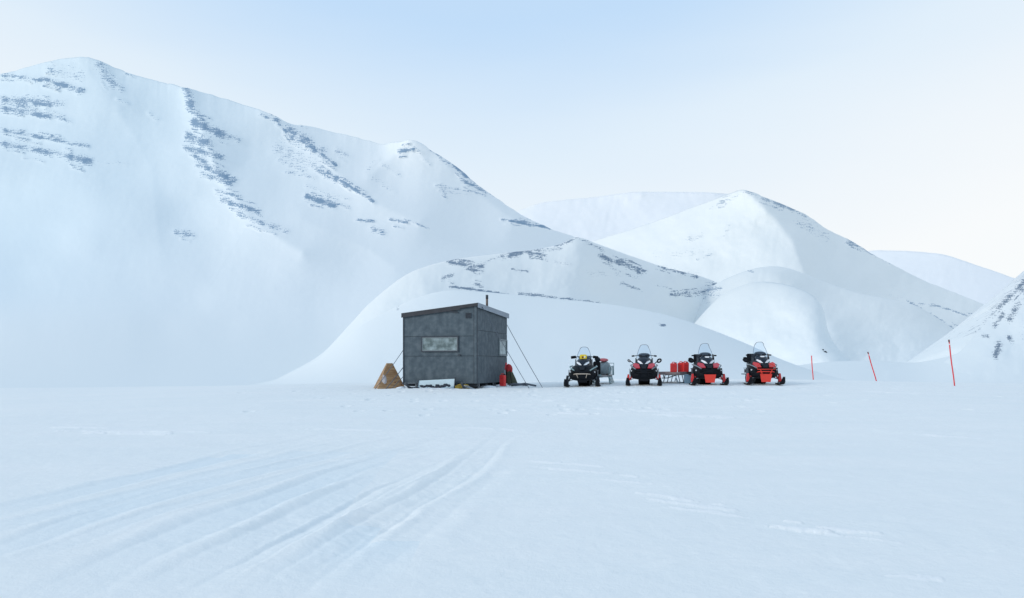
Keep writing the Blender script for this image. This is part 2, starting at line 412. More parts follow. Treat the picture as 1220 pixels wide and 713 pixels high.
TR = [  # pixel polylines, half width (m), depth (m), roughness
 ([(-160,648),(0,610),(160,572),(330,532),(450,512),(560,500)], 0.22, 0.030, 0.35),
 ([(-160,668),(0,630),(180,585),(350,543),(470,519),(590,500)], 0.17, 0.022, 0.35),
 ([(-160,702),(0,655),(140,607),(300,565),(430,535),(560,508)], 0.20, 0.038, 0.5),
 ([(-100,700),(20,668),(180,614),(340,570),(470,536),(590,508)], 0.12, 0.020, 0.5),
 ([(10,740),(90,700),(190,648),(300,604),(420,560),(530,526),(600,508)], 0.26, 0.050, 0.6),
 ([(150,730),(230,680),(320,636),(420,585),(500,550),(590,520)], 0.30, 0.060, 0.9),
 ([(200,728),(270,684),(350,640),(440,592),(520,556),(605,520)], 0.10, 0.035, 0.9),
 ([(290,740),(350,690),(420,640),(480,602),(540,570),(600,522),(625,508)], 0.22, 0.060, 1.1),
 ([(330,740),(400,690),(465,640),(510,606),(560,572),(612,530)], 0.34, 0.040, 1.1),
 ([(780,520),(700,507),(640,500),(560,497)], 0.2, 0.015, 0.05),
 ([(1300,470),(1100,468),(900,472),(700,482),(560,492)], 0.3, 0.02, 0.05),
]
TRW = [([pix_to_ground(*p) for p in softline(pl)], w, dp, ro) for pl, w, dp, ro in TR]
PATCH = [ # wind crust scabs: pixel centre, length, width (m), height
 (685,556,1.3,0.10,0.018),(705,566,1.5,0.08,0.02),(808,596,1.2,0.09,0.022),(830,604,0.8,0.07,0.02),(948,632,0.55,0.13,0.035),(985,630,1.1,0.09,0.03),
 (1010,640,0.8,0.07,0.02),(1112,690,0.22,0.08,0.015),(745,577,1.3,0.07,0.016),(860,614,1.0,0.07,0.014),(130,516,1.8,0.16,0.03),(155,519,1.4,0.12,0.03),
 (100,511,1.2,0.14,0.03),(215,517,1.0,0.08,0.02),(415,514,1.6,0.12,0.02),(570,513,1.3,0.12,0.02),(735,488,1.5,0.25,0.03),(790,492,1.6,0.25,0.03),
 (690,493,1.0,0.18,0.03),(820,497,1.4,0.2,0.03),(845,497,1.0,0.2,0.03),(1060,468,2.2,0.3,0.03),(1130,520,0.8,0.1,0.02),(660,478,0.9,0.25,0.03),(1090,690,0.3,0.06,0.012)]
PACK_SHADE = {}  # packed-snow tint, with trough shade and crust highlights painted into the colour
def g_detail(X, Y):
    near = smooth(46, 30, Y)*smooth(-20, 0, Y)
    z = 0.10*fbm(X*0.09, Y*0.09, 3, 3)*smooth(3, 12, Y)
    ca, sa = math.cos(math.radians(-28)), math.sin(math.radians(-28))
    U = X*ca-Y*sa; V = X*sa+Y*ca
    z = z + 0.030*fbm(U*0.30, V*1.3, 11, 4)*near
    sas = fbm(U*0.8, V*4.0, 19, 3)
    z = z + 0.030*np.maximum(sas-0.22, 0)*near
    z = z + 0.007*fbm(X*3.2, Y*3.2, 23, 3, 0.6)*near
    rough = fbm(X*5.0, Y*5.0, 31, 3, 0.65)
    pack_shade = np.zeros_like(z)
    for pts, w, dp, ro in TRW:
        xs = [p[0] for p in pts]; ys = [p[1] for p in pts]
        m = (X > min(xs)-2) & (X < max(xs)+2) & (Y > min(ys)-2) & (Y < max(ys)+2)
        if not m.any(): continue
        xm, ym = X[m], Y[m]
        d, side, par, L = seg_dist(xm, ym, pts)
        wob = w*(1+0.35*vnoise(par*0.8, par*0+w*31, 5))
        q = d/wob
        dp = dp*0.33; tro = -dp*np.exp(-q**4)*(1+0.5*vnoise(par*0.6, par*0+7.7, 9))
        ski = -dp*0.5*np.exp(-((q-0.75)/0.16)**2)
        rim = dp*0.65*np.exp(-((q-1.35)/0.3)**2)*(1+1.3*vnoise(par*2.1, side*3.3, 41))
        fade = smooth(0, 2.5, par)*smooth(0, 7.0, L-par)
        h = (tro+ski+rim + ro*dp*0.5*rough[m]*np.exp(-(q/1.3)**2))*fade
        z[m] += h
        pack_shade[m] = np.maximum(pack_shade[m], np.exp(-(q/1.25)**4)*fade*(0.55+0.6*vnoise(par*0.5, par*0+w*17, 12))*min(1, w/0.2)*min(1, ro/0.35))
    for px, py, ln, wd, ht in PATCH:
        cx, cy = pix_to_ground(px, py)
        m = (np.abs(X-cx) < 2.5) & (np.abs(Y-cy) < 2.5)
        if not m.any(): continue
        a = math.radians(-35 if px > 600 else -8)
        u = (X[m]-cx)*math.cos(a)+(Y[m]-cy)*math.sin(a); v = -(X[m]-cx)*math.sin(a)+(Y[m]-cy)*math.cos(a)
        q = np.sqrt((u/ln*2)**2+(v/wd*1.4)**2) + 1.3*fbm(X[m]*3, Y[m]*5, 77, 4, 0.6)
        z[m] += 0.5*ht*smooth(1.0, 0.72, q); pack_shade[m] = np.minimum(pack_shade[m], -0.55*smooth(1.0, 0.7, q))
    # footprints around the parked machines
    rnd = random.Random(5)
    for k in range(170):
        fx = rnd.gauss(2.5, 5.0); fy = rnd.uniform(17, 29) if k % 3 else rnd.uniform(24, 28)
        m = (np.abs(X-fx) < 0.4) & (np.abs(Y-fy) < 0.6)
        if m.any():
            q = ((X[m]-fx)/0.10)**2+((Y[m]-fy)/0.20)**2
            z[m] += -0.025*np.exp(-q**2)+0.006*np.exp(-((np.sqrt(q)-1.35)/0.3)**2)
    # soft drift around the hut's lee and skids
    d, _, _, _ = seg_dist(X, Y, [(-3.9,26.6),(-1.0,26.2),(0.2,28.5)])
    z = z + 0.05*np.exp(-(d/0.5)**2)
    tr_ = smooth(16,20,Y)*smooth(30,27,Y)*np.exp(-((X-2.0)/4.5)**2)
    z = z + 0.016*tr_*fbm(X*2.6, Y*2.6, 91, 4, 0.7)
    PACK_SHADE['v'] = pack_shade
    return z
def zg(x, y):
    X = np.array([float(x)]); Y = np.array([float(y)])
    return float((g_base(X, Y)+g_detail(X, Y))[0]) + CZ

def grid_object(name, V, mat, uv=None, rock=None):
    R, C, _ = V.shape
    me = bpy.data.meshes.new(name)
    me.vertices.add(R*C); me.vertices.foreach_set('co', V.reshape(-1).astype(np.float32))
    idx = np.arange(R*C).reshape(R, C)
    q = np.stack([idx[:-1,:-1], idx[:-1,1:], idx[1:,1:], idx[1:,:-1]], -1).reshape(-1, 4)
    nf = len(q)
    me.loops.add(nf*4); me.loops.foreach_set('vertex_index', q.reshape(-1).astype(np.int32))
    me.polygons.add(nf); me.polygons.foreach_set('loop_start', (np.arange(nf)*4).astype(np.int32))
    try: me.polygons.foreach_set('loop_total', np.full(nf, 4, dtype=np.int32))
    except Exception: pass
    me.update(calc_edges=True)
    me.polygons.foreach_set('use_smooth', np.ones(nf, dtype=bool))
    if uv is not None:
        ul = me.uv_layers.new(name='surface'); ul.data.foreach_set('uv', uv.reshape(-1,2)[q.reshape(-1)].reshape(-1).astype(np.float32))
    if rock is not None:
        a = me.attributes.new('rock', 'FLOAT', 'POINT'); a.data.foreach_set('value', rock.reshape(-1).astype(np.float32))
    me.materials.append(mat); me.validate()
    o = bpy.data.objects.new(name, me); COL.objects.link(o)
    return o

u_dense = np.arange(-0.80, 0.8001, 1.3/F)
u_out = 0.8*np.exp(np.linspace(0, math.log(30/0.8), 26))[1:]
U = np.concatenate([-u_out[::-1], u_dense, u_out])
d_dense = np.exp(np.linspace(math.log(4.0), math.log(46.0), 680))
d_far = np.exp(np.linspace(math.log(46.0), math.log(9000.0), 50))[1:]
D = np.concatenate([np.array([-200,-120,-60,-30,-15,-8,-4,-2,0,1.2,2.2,3.0,3.5]), d_dense, d_far])
W = np.clip(D, 4, 400)
GX = U[None,:]*W[:,None]; GY = np.repeat(D[:,None], len(U), 1)
GZ = g_base(GX, GY)+g_detail(GX, GY)
ground = grid_object('snow_ground', np.stack([GX, GY, GZ+CZ], -1), snow_ground_mat(), rock=PACK_SHADE['v'])
tag(ground, kind='structure')

# ------------------------------------------------------------------ mountains
def P3(px, py, d):
    return ((px-CX)/F*d, d, CZ+(HY-py)/F*d)
def layer(name, crest, dcrest, dfoot, mat, yfoot=None, p=1.0, dome=0.0, step=1.6, noise=0.05, nscale=90.0, feats=(), rocks=(), seed=1, crest_noise=0.5, back=0.5, fine=0.006):
    xs = np.arange(crest[0][0], crest[-1][0]+step, step)
    cp = softline(crest, 40)
    cxs = np.array([c[0] for c in cp]); cys = np.array([c[1] for c in cp])
    o = np.argsort(cxs, kind='stable')
    yc = np.interp(xs, cxs[o], cys[o]); cn_ = crest_noise*(0.4 if dome else 1.2)*fbm(xs/9.0, xs*0+seed, seed, 4, 0.6)
    if yfoot is None: yf = np.full_like(xs, 476.0)
    else: yf = np.interp(xs, [a for a,_ in yfoot], [b for _,b in yfoot])
    dc = np.interp(xs, [a for a,_ in dcrest], [b for _,b in dcrest])
    df = np.interp(xs, [a for a,_ in dfoot], [b for _,b in dfoot])
    def gs(v, sg):
        k = np.arange(-int(3*sg), int(3*sg)+1); wk = np.exp(-0.5*(k/sg)**2); wk /= wk.sum()
        return np.convolve(np.pad(v, len(k)//2, mode='reflect', reflect_type='odd'), wk, mode='valid')[:len(v)]
    sg = min((14.0 if dome else 45.0)/step, (len(xs)-2)/6.5)
    ycs = gs(yc, sg); dc = gs(dc, sg); df = gs(df, sg)
    rows = max(24, int(np.max(yf-yc)/step)); t = np.linspace(0, 1, rows)[:,None]
    # geometric interpolation of the depth keeps slopes even
    g = t**p*(1-dome)+dome*(1-np.sqrt(np.maximum(1-t**2.2, 0)))
    Y = yf[None,:]+(ycs-yf)[None,:]*t+(yc-ycs)[None,:]*t**12+cn_[None,:]*t**30; X = np.repeat(xs[None,:], rows, 0)
    d = df[None,:]+(dc-df)[None,:]*g
    fade = smooth(0.0, 0.15, t)
    nz = fbm(X/nscale, Y/nscale*1.2, seed, 3, 0.34)
    d = d*(1+noise*nz*fade+0.25*fine*fbm(X/9.0, Y/7.0, seed+5, 3, 0.6)*fade)
    for pts, wl, wr, amp in feats:      # spurs stand towards the viewer: shorter depth
        ds, side, par, L = seg_dist(X, Y, pts)
        w = ((wl+wr)/2+(wl-wr)/2*side)
        end = 1.0
        d = d*(1-amp*np.exp(-(np.sqrt(ds*ds+9)-3)/w)*end*fade)
    rib = fbm(X/11.0+Y/60.0, Y/70.0, seed+50, 3, 0.55)
    d = d*(1+fine*0.22*rib*fade*smooth(-0.15, 0.3, fbm(X/60.0, Y/45.0, seed+61, 2)+0.25*t))
    rk = np.zeros_like(X)
    rr = random.Random(seed); allr = []
    for st in rocks:
        allr.append(st)
        if st[4] >= 2.0 and st[5] > 0.4 and abs(st[2]-st[0]) > 14:
            for q in range(3):
                x0,y0,x1,y1,hw,den = st; a = rr.uniform(-.1,.5); bq = a+rr.uniform(.25,.55); o_ = rr.choice((-1,1))*hw*rr.uniform(1.4,3.0)
                allr.append((x0+(x1-x0)*a, y0+(y1-y0)*a+o_, x0+(x1-x0)*bq, y0+(y1-y0)*bq+o_, 1.1, den*.8))
    for st in allr:
        x0,y0,x1,y1,hw,den = st
        ds, side, par, L = seg_dist(X, Y+1.5*fbm(X/14.0, Y/14.0, 88, 2), [(x0,y0),(x1,y1)])
        e = den*np.exp(-(ds/(hw*1.25))**2)*(1+0.7*vnoise(par/6.0, par*0+x0*0.13, 6))
        rk = np.maximum(rk, e)
    d = d*(1-0.004*np.clip(rk,0,1))
    XX = (X-CX)/F*d; ZZ = CZ+(HY-Y)/F*d
    # rear face
    nb = 14; s = np.linspace(0, 1, nb+1)[1:,None]
    db = d[-1:,:]*(1+back*s); zc = ZZ[-1:,:]
    zb = zc - (zc+12)*(s**1.3)
    xb = XX[-1:,:]*(1+0.15*s)
    V = np.concatenate([np.stack([XX, d, ZZ], -1), np.stack([xb*np.ones_like(s), db, zb], -1)], 0)
    UVg = np.concatenate([np.stack([X/100, Y/100], -1), np.stack([np.repeat(xs[None,:],nb,0)/100, (yc[None,:]-s*60)/100], -1)], 0)
    RK = np.concatenate([rk, np.repeat(rk[-1:,:], nb, 0)*0.5], 0)
    o = grid_object(name, V, mat, UVg, RK)
    tag(o, kind='structure'); return o

SN = (0.83,0.895,0.945)
m_left = mountain_mat('left_mountain_snow', (0.755,0.85,0.895), (0.10,0.18,0.29), (0.36,0.50,0.64), rot=10)  # tints differ per layer: distance haze painted into snow and rock colours
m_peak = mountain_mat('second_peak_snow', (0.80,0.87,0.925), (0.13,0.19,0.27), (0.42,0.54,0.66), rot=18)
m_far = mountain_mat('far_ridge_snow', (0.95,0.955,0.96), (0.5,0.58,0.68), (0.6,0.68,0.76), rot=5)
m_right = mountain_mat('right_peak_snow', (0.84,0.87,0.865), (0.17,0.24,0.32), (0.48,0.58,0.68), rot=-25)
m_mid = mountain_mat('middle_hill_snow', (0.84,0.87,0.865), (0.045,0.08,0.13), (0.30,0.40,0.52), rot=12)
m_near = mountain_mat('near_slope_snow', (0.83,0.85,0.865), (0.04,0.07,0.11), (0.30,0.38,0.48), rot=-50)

# left massif
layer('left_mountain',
 [(-420,150),(-300,120),(-180,108),(-60,96),(0,88),(30,81),(60,73),(95,68),(118,72),(150,86),(190,97),(222,105),(275,120),(320,135),(345,147),(375,152),(400,158),(425,164),(440,168),(455,172),(470,170),(488,167),(500,170),(515,180),(545,199),(570,221),(600,242),(625,258),(655,272),(700,289),(760,318),(820,345),(900,380)],
 [(-420,1250),(0,1330),(200,1420),(320,1430),(430,1440),(490,1400),(625,1440),(900,1600)], [(-420,140),(0,160),(300,172),(500,205),(700,440),(900,700)], m_left,
 p=0.62, noise=0.06, nscale=170, seed=4, crest_noise=0.9, fine=0.0022,
 feats=[([(222,105),(240,150),(262,210),(300,262),(360,300)],40,60,0.05),
        ([(318,128),(365,172),(400,205),(440,240),(500,266)],45,26,0.035),([(490,164),(515,182),(560,222),(610,262)],50,22,0.04),([(488,168),(470,185),(440,210)],20,30,0.02),
        ([(360,262),(400,280),(440,298),(470,320)],60,30,0.02),
        ([(95,70),(140,130),(180,200),(190,300)],90,100,0.022)],
 rocks=[(0,90,55,96,2.2,0.8),(55,96,98,108,3.0,0.95),(82,105,95,109,4,0.7),(15,118,75,124,4,0.7),(0,119,60,125,2.5,0.9),(0,129,60,139,2.8,0.9),(55,135,85,146,2.5,0.6),(85,80,98,88,6,0.35),(60,83,95,93,5,0.45),
        (118,76,135,100,6,0.5),(125,92,145,106,4,0.6),(150,88,160,92,2,0.5),(0,155,50,164,2.2,0.85),(50,164,105,175,2.2,0.8),(0,172,60,182,4,0.75),(65,181,75,186,3,0.5),(78,186,106,193,4.5,0.95),(105,192,150,196,2,0.3),
        (222,106,228,130,5,0.85),(226,128,240,142,5,0.7),(232,146,265,160,5,0.95),(240,150,284,167,3.5,0.6),(224,162,250,172,5,0.9),(222,176,264,188,4,0.85),(232,186,245,194,3,0.8),(236,196,278,214,4,0.9),(240,208,275,218,3.5,0.8),
        (258,227,286,234,2.2,0.8),(264,238,308,252,3.2,0.9),(284,256,342,276,3.2,0.65),(210,277,230,281,3.0,0.75),(140,118,152,124,2,0.4),(178,135,188,142,2,0.4),
        (312,137,332,144,3.0,0.75),(332,148,348,165,2.5,0.8),(345,155,368,168,5,0.7),(350,165,385,180,4,0.7),(360,168,400,196,2.0,0.9),(332,178,372,196,8,0.45),(335,190,360,202,5,0.4),(342,205,375,212,3,0.4),
        (378,202,408,216,4,0.85),(390,205,445,240,2.2,1.0),(366,235,398,245,3.5,0.9),(380,236,415,248,2.0,0.7),(365,222,415,238,2.0,0.35),(400,180,415,186,2.5,0.5),(424,262,446,264,1.6,0.85),(445,273,455,277,4,0.6),(465,262,485,266,1.6,0.85),(482,262,510,272,1.5,0.6),(470,270,480,272,1.5,0.6),
        (476,181,492,178,2.5,0.9),(494,176,502,182,2,0.6),(515,178,525,185,3,0.9),(540,196,556,210,2.6,0.9),(525,188,572,222,3,0.55),(550,215,578,228,3,0.7),(520,222,578,232,2.0,0.5),(525,222,532,236,3,0.5),
        (598,262,655,272,1.6,0.95),(600,262,640,266,2.0,0.6),(455,196,475,208,3,0.3),(505,190,512,196,2,0.4),(575,225,600,240,1.5,0.5),(402,180,412,184,2,0.6),(436,205,450,190,3,0.3),(445,213,470,228,3,0.3)])
# far plateau
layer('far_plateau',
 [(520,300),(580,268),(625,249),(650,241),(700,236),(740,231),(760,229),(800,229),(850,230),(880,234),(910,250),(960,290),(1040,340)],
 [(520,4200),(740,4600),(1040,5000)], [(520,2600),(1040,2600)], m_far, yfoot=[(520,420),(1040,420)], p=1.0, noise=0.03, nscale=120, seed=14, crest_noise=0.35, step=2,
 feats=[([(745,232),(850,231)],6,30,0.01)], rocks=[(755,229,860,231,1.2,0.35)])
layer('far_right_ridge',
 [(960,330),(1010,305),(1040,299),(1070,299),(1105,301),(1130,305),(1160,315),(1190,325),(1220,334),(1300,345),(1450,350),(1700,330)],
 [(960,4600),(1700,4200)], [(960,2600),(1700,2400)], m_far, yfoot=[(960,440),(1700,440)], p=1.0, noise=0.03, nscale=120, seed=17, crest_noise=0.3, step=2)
# right peak
layer('right_mountain',
 [(600,350),(660,312),(700,290),(740,277),(780,264),(820,249),(850,238),(872,230),(884,226),(896,229),(915,237),(940,247),(960,256),(985,273),(1010,285),(1040,303),(1062,315),(1100,334),(1140,350),(1180,366),(1220,385),(1300,410),(1400,440)],
 [(600,2900),(884,2500),(1100,2500),(1400,2500)], [(600,1500),(884,1350),(1400,1350)], m_right, yfoot=[(600,468),(1400,468)],
 p=0.9, noise=0.05, nscale=100, seed=21, crest_noise=0.7,
 feats=[([(884,226),(905,243),(925,262),(945,290),(955,318),(965,350)],110,50,0.13)],
 rocks=[(855,243,884,230,2.0,0.55),(888,228,900,233,2.0,0.7),(908,236,945,250,2.4,0.9),(925,240,960,258,2.0,0.6),(950,265,985,282,5,0.45),(1010,287,1040,302,2.0,0.8),(1035,300,1062,314,1.6,0.7),
        (822,285,835,282,4,0.55),(862,280,868,270,3,0.4),(830,310,850,303,2,0.4),(845,250,860,243,2,0.3),(1060,352,1080,357,1.5,0.3),(1025,350,1035,354,1.3,0.7),
        (1082,365,1108,376,2.4,0.95),(1106,377,1132,392,2.2,1.0),(1128,388,1150,398,2.0,0.9),(1092,362,1120,366,1.2,0.6),(1110,363,1165,380,1.2,0.8),(1150,372,1180,380,1.0,0.6),(1128,400,1134,406,2.5,0.9),(1145,398,1150,408,2.0,0.9),
        (780,305,840,300,5,0.25),(790,320,830,325,4,0.3)])
# middle hill with scattered rock
layer('middle_hill',
 [(330,452),(380,424),(412,392),(442,360),(480,330),(510,317),(550,308),(600,302),(640,297),(668,291),(688,283),(710,290),(740,301),(790,318),(830,328),(860,340),(890,360),(920,395),(950,430)],
 [(330,350),(500,650),(690,900),(950,1300)], [(330,190),(690,350),(850,900),(950,950)], m_mid,
 p=1.0, dome=0.65, noise=0.07, nscale=80, seed=28, crest_noise=0.8, fine=0.016,
 feats=[([(500,322),(505,345),(515,370)],18,40,0.03)],
 rocks=[(532,312,575,318,2.2,0.95),(555,320,575,324,2.0,0.8),(527,332,540,328,2.2,0.7),(535,335,540,338,2,0.5),(598,306,620,301,3.0,0.9),(620,299,650,304,2.2,0.95),(628,300,668,296,1.8,0.6),(660,294,686,284,1.8,0.75),
        (688,283,720,300,1.8,0.65),(715,305,765,325,3.2,0.75),(735,310,768,324,2.2,0.9),(610,320,628,324,1.6,0.7),(650,310,680,315,1.4,0.5),(740,338,765,346,1.8,0.7),(785,318,830,330,2.0,0.7),(800,352,858,345,2.6,0.85),(840,340,870,338,2.0,0.7),
        (536,342,605,351,1.5,1.0),(560,338,575,342,2.2,0.6),(618,350,640,352,1.8,1.0),(636,352,715,361,1.3,0.9),(700,325,760,330,3,0.3),(780,340,800,345,1.5,0.5),(815,320,870,335,3,0.45),(565,317,600,305,2,0.4)])
# right shoulder and its wind-cut dome
layer('right_shoulder',
 [(740,440),(770,405),(795,380),(820,360),(850,340),(880,326),(905,319),(930,318),(955,325),(985,337),(1020,348),(1060,357),(1090,364),(1115,378),(1140,395),(1170,415),(1220,440),(1300,460)],
 [(740,1050),(900,1150),(1300,1150)], [(740,740),(1300,700)], m_right, p=1.0, dome=0.5, noise=0.05, nscale=70, seed=33, crest_noise=0.5, fine=0.012,
 feats=[([(905,320),(950,342),(990,385)],90,35,0.08)],
 rocks=[(832,346,858,344,2.2,0.8),(826,352,840,350,2,0.7),(850,355,875,350,4,0.25),(892,322,896,324,1.6,0.8),(820,360,850,352,2.5,0.5),(855,365,870,352,2,0.4)])
layer('wind_cut_dome',
 [(800,440),(820,405),(838,375),(860,352),(885,340),(905,336),(930,338),(955,345),(973,356),(982,372),(986,392),(996,412),(1015,430),(1045,446)],
 [(800,640),(905,620),(960,560),(1045,480)], [(800,500),(905,470),(1045,380)], m_right, p=1.0, dome=0.7, noise=0.03, nscale=60, seed=36, crest_noise=0.2, fine=0.006)
# low near rise the hut stands in front of
layer('near_rise',
 [(230,466),(280,461),(330,452),(370,434),(400,412),(430,388),(460,372),(500,354),(540,346),(600,350),(660,356),(720,362),(770,370),(810,380),(850,394),(890,410),(930,428),(970,442),(1010,450),(1060,456)],
 [(230,170),(540,330),(850,330),(1060,280)], [(230,75),(1060,90)], m_mid, p=1.0, dome=0.8, noise=0.05, nscale=110, seed=41, crest_noise=0.25, fine=0.003,
 rocks=[(785,386,792,388,1.6,0.8),(472,360,474,368,1.5,0.7)])
# valley slopes on the right
layer('right_apron',
 [(880,458),(930,440),(980,432),(1040,430),(1090,432),(1130,422),(1170,405),(1220,395),(1300,380),(1500,350)],
 [(880,420),(1500,420)], [(880,110),(1500,110)], m_right, p=1.0, dome=0.5, noise=0.04, nscale=90, seed=47, crest_noise=0.15, fine=0.002,
 feats=[([(1060,446),(1100,437),(1160,428)],7,5,0.02)])
layer('right_near_slope',
 [(1090,447),(1115,440),(1140,427),(1152,410),(1168,388),(1185,368),(1200,352),(1220,331),(1260,292),(1320,250),(1420,200),(1600,160)],
 [(1090,300),(1220,420),(1600,420)], [(1090,130),(1600,95)], m_near, yfoot=[(1090,465),(1600,470)], p=1.0, noise=0.09, nscale=45, seed=52, crest_noise=1.2, fine=0.02,
 rocks=[(1195,362,1222,335,3.5,0.75),(1182,375,1200,356,3,0.6),(1203,380,1215,360,4,0.7),(1185,388,1195,375,3,0.7),(1190,410,1186,425,3.5,0.85),(1202,402,1206,408,2.5,0.8),(1170,400,1178,402,2,0.7),(1188,416,1192,418,2,0.9),
        (1160,398,1185,370,2.5,0.35),(1222,330,1320,250,8,0.7),(1230,400,1330,300,12,0.55),(1212,345,1230,350,4,0.7)])

# ------------------------------------------------------------------ boulders on the slope
def on_depth(px, py, d): return P3(px, py, d)
for k, (px, py, sz) in enumerate([(983.5,419.8,0.48),(980.5,417.2,0.30)]):
    mb = MB(); blob(mb, (0,0,0), (sz*1.3,sz,sz), seed=60+k, amp=0.45)
    # stands on the right apron: find the surface by a ray
    o = mb.build('boulder', M['stone']); o.location = P3(px, py, 330)
    tag(o, ['larger dark boulder poking from the snow slope left of the marker poles','small dark rock just above the larger boulder on the snow slope'][k], 'rock', 'rocks on the valley slope')
    BOULDERS = globals().setdefault('BOULDERS', []); BOULDERS.append((o, px, py))

# ------------------------------------------------------------------ hut
TH = math.radians(16)
HX, HYY = -1.19, 27.0
hz0 = zg(HX-1.2, HYY+1.0)
hut = empty('cabin_hut', (HX, HYY, hz0), -TH if False else 0)
# local frame: origin at near right corner; front wall runs to -x, side wall runs to +y, turned so the side shows
hut.rotation_euler = (0,0,-TH)
def zrel(py, Y): return CZ+(HY-py)/F*Y-hz0
HW, HD = 2.68, 3.62
zb = zrel(457.2, 27)
zFR, zFL, zBR = zrel(361.5, 27), zrel(373.5, 27.74), zrel(374.5, 30.5)
zBL = zFL+(zBR-zFR)
def roofz(x, y): return zFR+(zFL-zFR)*(-x/HW)+(zBR-zFR)*(y/HD)
def wall_front(y, x0, x1, z0, z1, th, mb, out=-1):
    mb.prism([(x0,z0),(x1,z0),(x1,z1 if z1 else roofz(x1,y)-0.1),(x0,z1 if z1 else roofz(x0,y)-0.1)], y, y+th)
core = MB()
core.v = [( -HW+.03,.03,zb+.01),(-.03,.03,zb+.01),(-.03,HD-.03,zb+.01),(-HW+.03,HD-.03,zb+.01),
          (-HW+.03,.03,zFL-.08),(-.03,.03,zFR-.08),(-.03,HD-.03,zBR-.08),(-HW+.03,HD-.03,zBL-.08)]
core.f = [[0,3,2,1],[4,5,6,7],[0,1,5,4],[1,2,6,5],[2,3,7,6],[3,0,4,7]]; core.sm = [False]*6
core.build('wall_core', M['beam'], hut)
z1, z2 = zrel(424.5, 27.4), zrel(401, 27.4)
G = 0.006
for (a, b, zz0, zz1) in [(-HW+.0,-.1,zb,z1-G),(-HW,-.1,z1+G,z2-G)]:
    mb = MB(); wall_front(0.0, a, b, zz0, zz1, .024, mb); mb.build('wall_panel', M['clad'], hut)
mb = MB(); wall_front(0.0, -HW, -.1, z2+G, None, .024, mb); mb.build('wall_panel', M['clad'], hut)
# side wall panels (x = 0 plane)
zs1, zs2 = zrel(424, 27), zrel(393.3, 27)
for (y0, y1, a, b) in [(.0,1.25,zb,zs1-G),(1.26,2.50,zb,zs1-G),(2.51,HD,zb,zs1-G),(0,1.25,zs1+G,zs2-G),(1.26,2.50,zs1+G,zs2-G),(2.51,HD,zs1+G,zs2-G),(0,1.8,zs2+G,None),(1.81,HD,zs2+G,None)]:
    mb = MB(); c0 = b if b else roofz(0,y0)-.1; c1 = b if b else roofz(0,y1)-.1
    mb.slab([(-.024,y0,a),(-.024,y1,a),(-.024,y1,c1),(-.024,y0,c0)], .024); mb.build('wall_panel', M['clad'], hut)
for (x0,x1,yy) in [(-HW,0,HD-.024)]:
    mb = MB(); wall_front(yy, x0, -.026, zb, None, .024, mb); mb.build('wall_panel', M['clad'], hut)
mb = MB(); mb.slab([(-HW,.026,zb),(-HW,HD-.026,zb),(-HW,HD-.026,zBL-.1),(-HW,.026,zFL-.1)], .024); mb.build('wall_panel', M['clad'], hut)
mb = MB(); mb.box((-.045,-.012,(zb+zFR-.1)/2),(.09,.022,zFR-.1-zb)); mb.build('corner_trim', M['clad'], hut)
mb = MB(); mb.box((-.105,-.003,(zb+zFR-.1)/2),(.014,.01,zFR-.12-zb)); mb.build('batten', M['beam'], hut)
mb = MB(); mb.box((-HW-.006,-.004,(zb+zFL-.1)/2),(.03,.05,zFL-.12-zb)); mb.build('corner_trim', M['beam'], hut)
mb = MB(); mb.box((.006,.02,(zb+zFR-.12)/2),(.012,.04,zFR-.14-zb)); mb.build('batten', M['beam'], hut)
# roof
ov = .05
roof = MB()
cs = [(-HW-ov,-ov),(ov,-ov),(ov,HD+ov),(-HW-ov,HD+ov)]
roof.v = [(x,y,roofz(x,y)-.05) for x,y in cs]+[(x,y,roofz(x,y)) for x,y in cs]
roof.f = [[0,3,2,1],[4,5,6,7],[0,1,5,4],[1,2,6,5],[2,3,7,6],[3,0,4,7]]; roof.sm = [False]*6
rf = roof.build('roof', M['fascia'], hut)
mb = MB(); x0, x1 = -HW-ov-.01, -.02
mb.prism([(x0,roofz(x0,0)-.15),(x1-.55,roofz(x1-.55,0)-.145),(x1-.54,roofz(x1-.54,0)-.105),(x1+.08,roofz(x1+.08,0)-.10),(x1+.08,roofz(x1+.08,0)+.005),(x0,roofz(x0,0)+.005)], -ov-.025, -ov-.002)
mb.build('fascia_board', M['fascia'], hut)
mb = MB(); mb.slab([(ov+.003,-ov-.02,roofz(0,-ov)-.15),(ov+.003,HD+ov,roofz(0,HD)-.17),(ov+.003,HD+ov,roofz(0,HD)+.012),(ov+.003,-ov-.02,roofz(0,-ov)+.012)], .02)
mb.build('metal_flashing', M['trim'], hut)
# dark strip standing in for the gap shadow under the fascia
mb = MB(); mb.box((-.95,-.03,roofz(-.95,0)-.165),(.55,.03,.035),(0,-(-(zFR-zFL)/HW),0)); mb.build('batten', M['beam'], hut)
# chimney
def hut_local(X, Y):
    dx, dy = X-HX, Y-HYY; c, s = math.cos(TH), math.sin(TH)
    return (dx*c-dy*s, dx*s+dy*c)
cxl, cyl = hut_local((580.2-CX)/F*29.0, 29.0)
zt = zrel(352, 29.0)
mb = MB(); mb.tube([(cxl,cyl,roofz(cxl,cyl)-.02),(cxl,cyl,zt)], .042, 14); ch = mb.build('chimney', M['pipe'], hut)
mb = MB(); mb.tube([(cxl,cyl,zt-.13),(cxl,cyl,zt+.012)], .047, 14); mb.build('chimney_cap', M['beam'], ch)
mb = MB(); mb.tube([(cxl,cyl,roofz(cxl,cyl)+.0),(cxl,cyl,roofz(cxl,cyl)+.05)], .08, 14, r2=.05); mb.build('chimney_collar', M['trim'], ch)
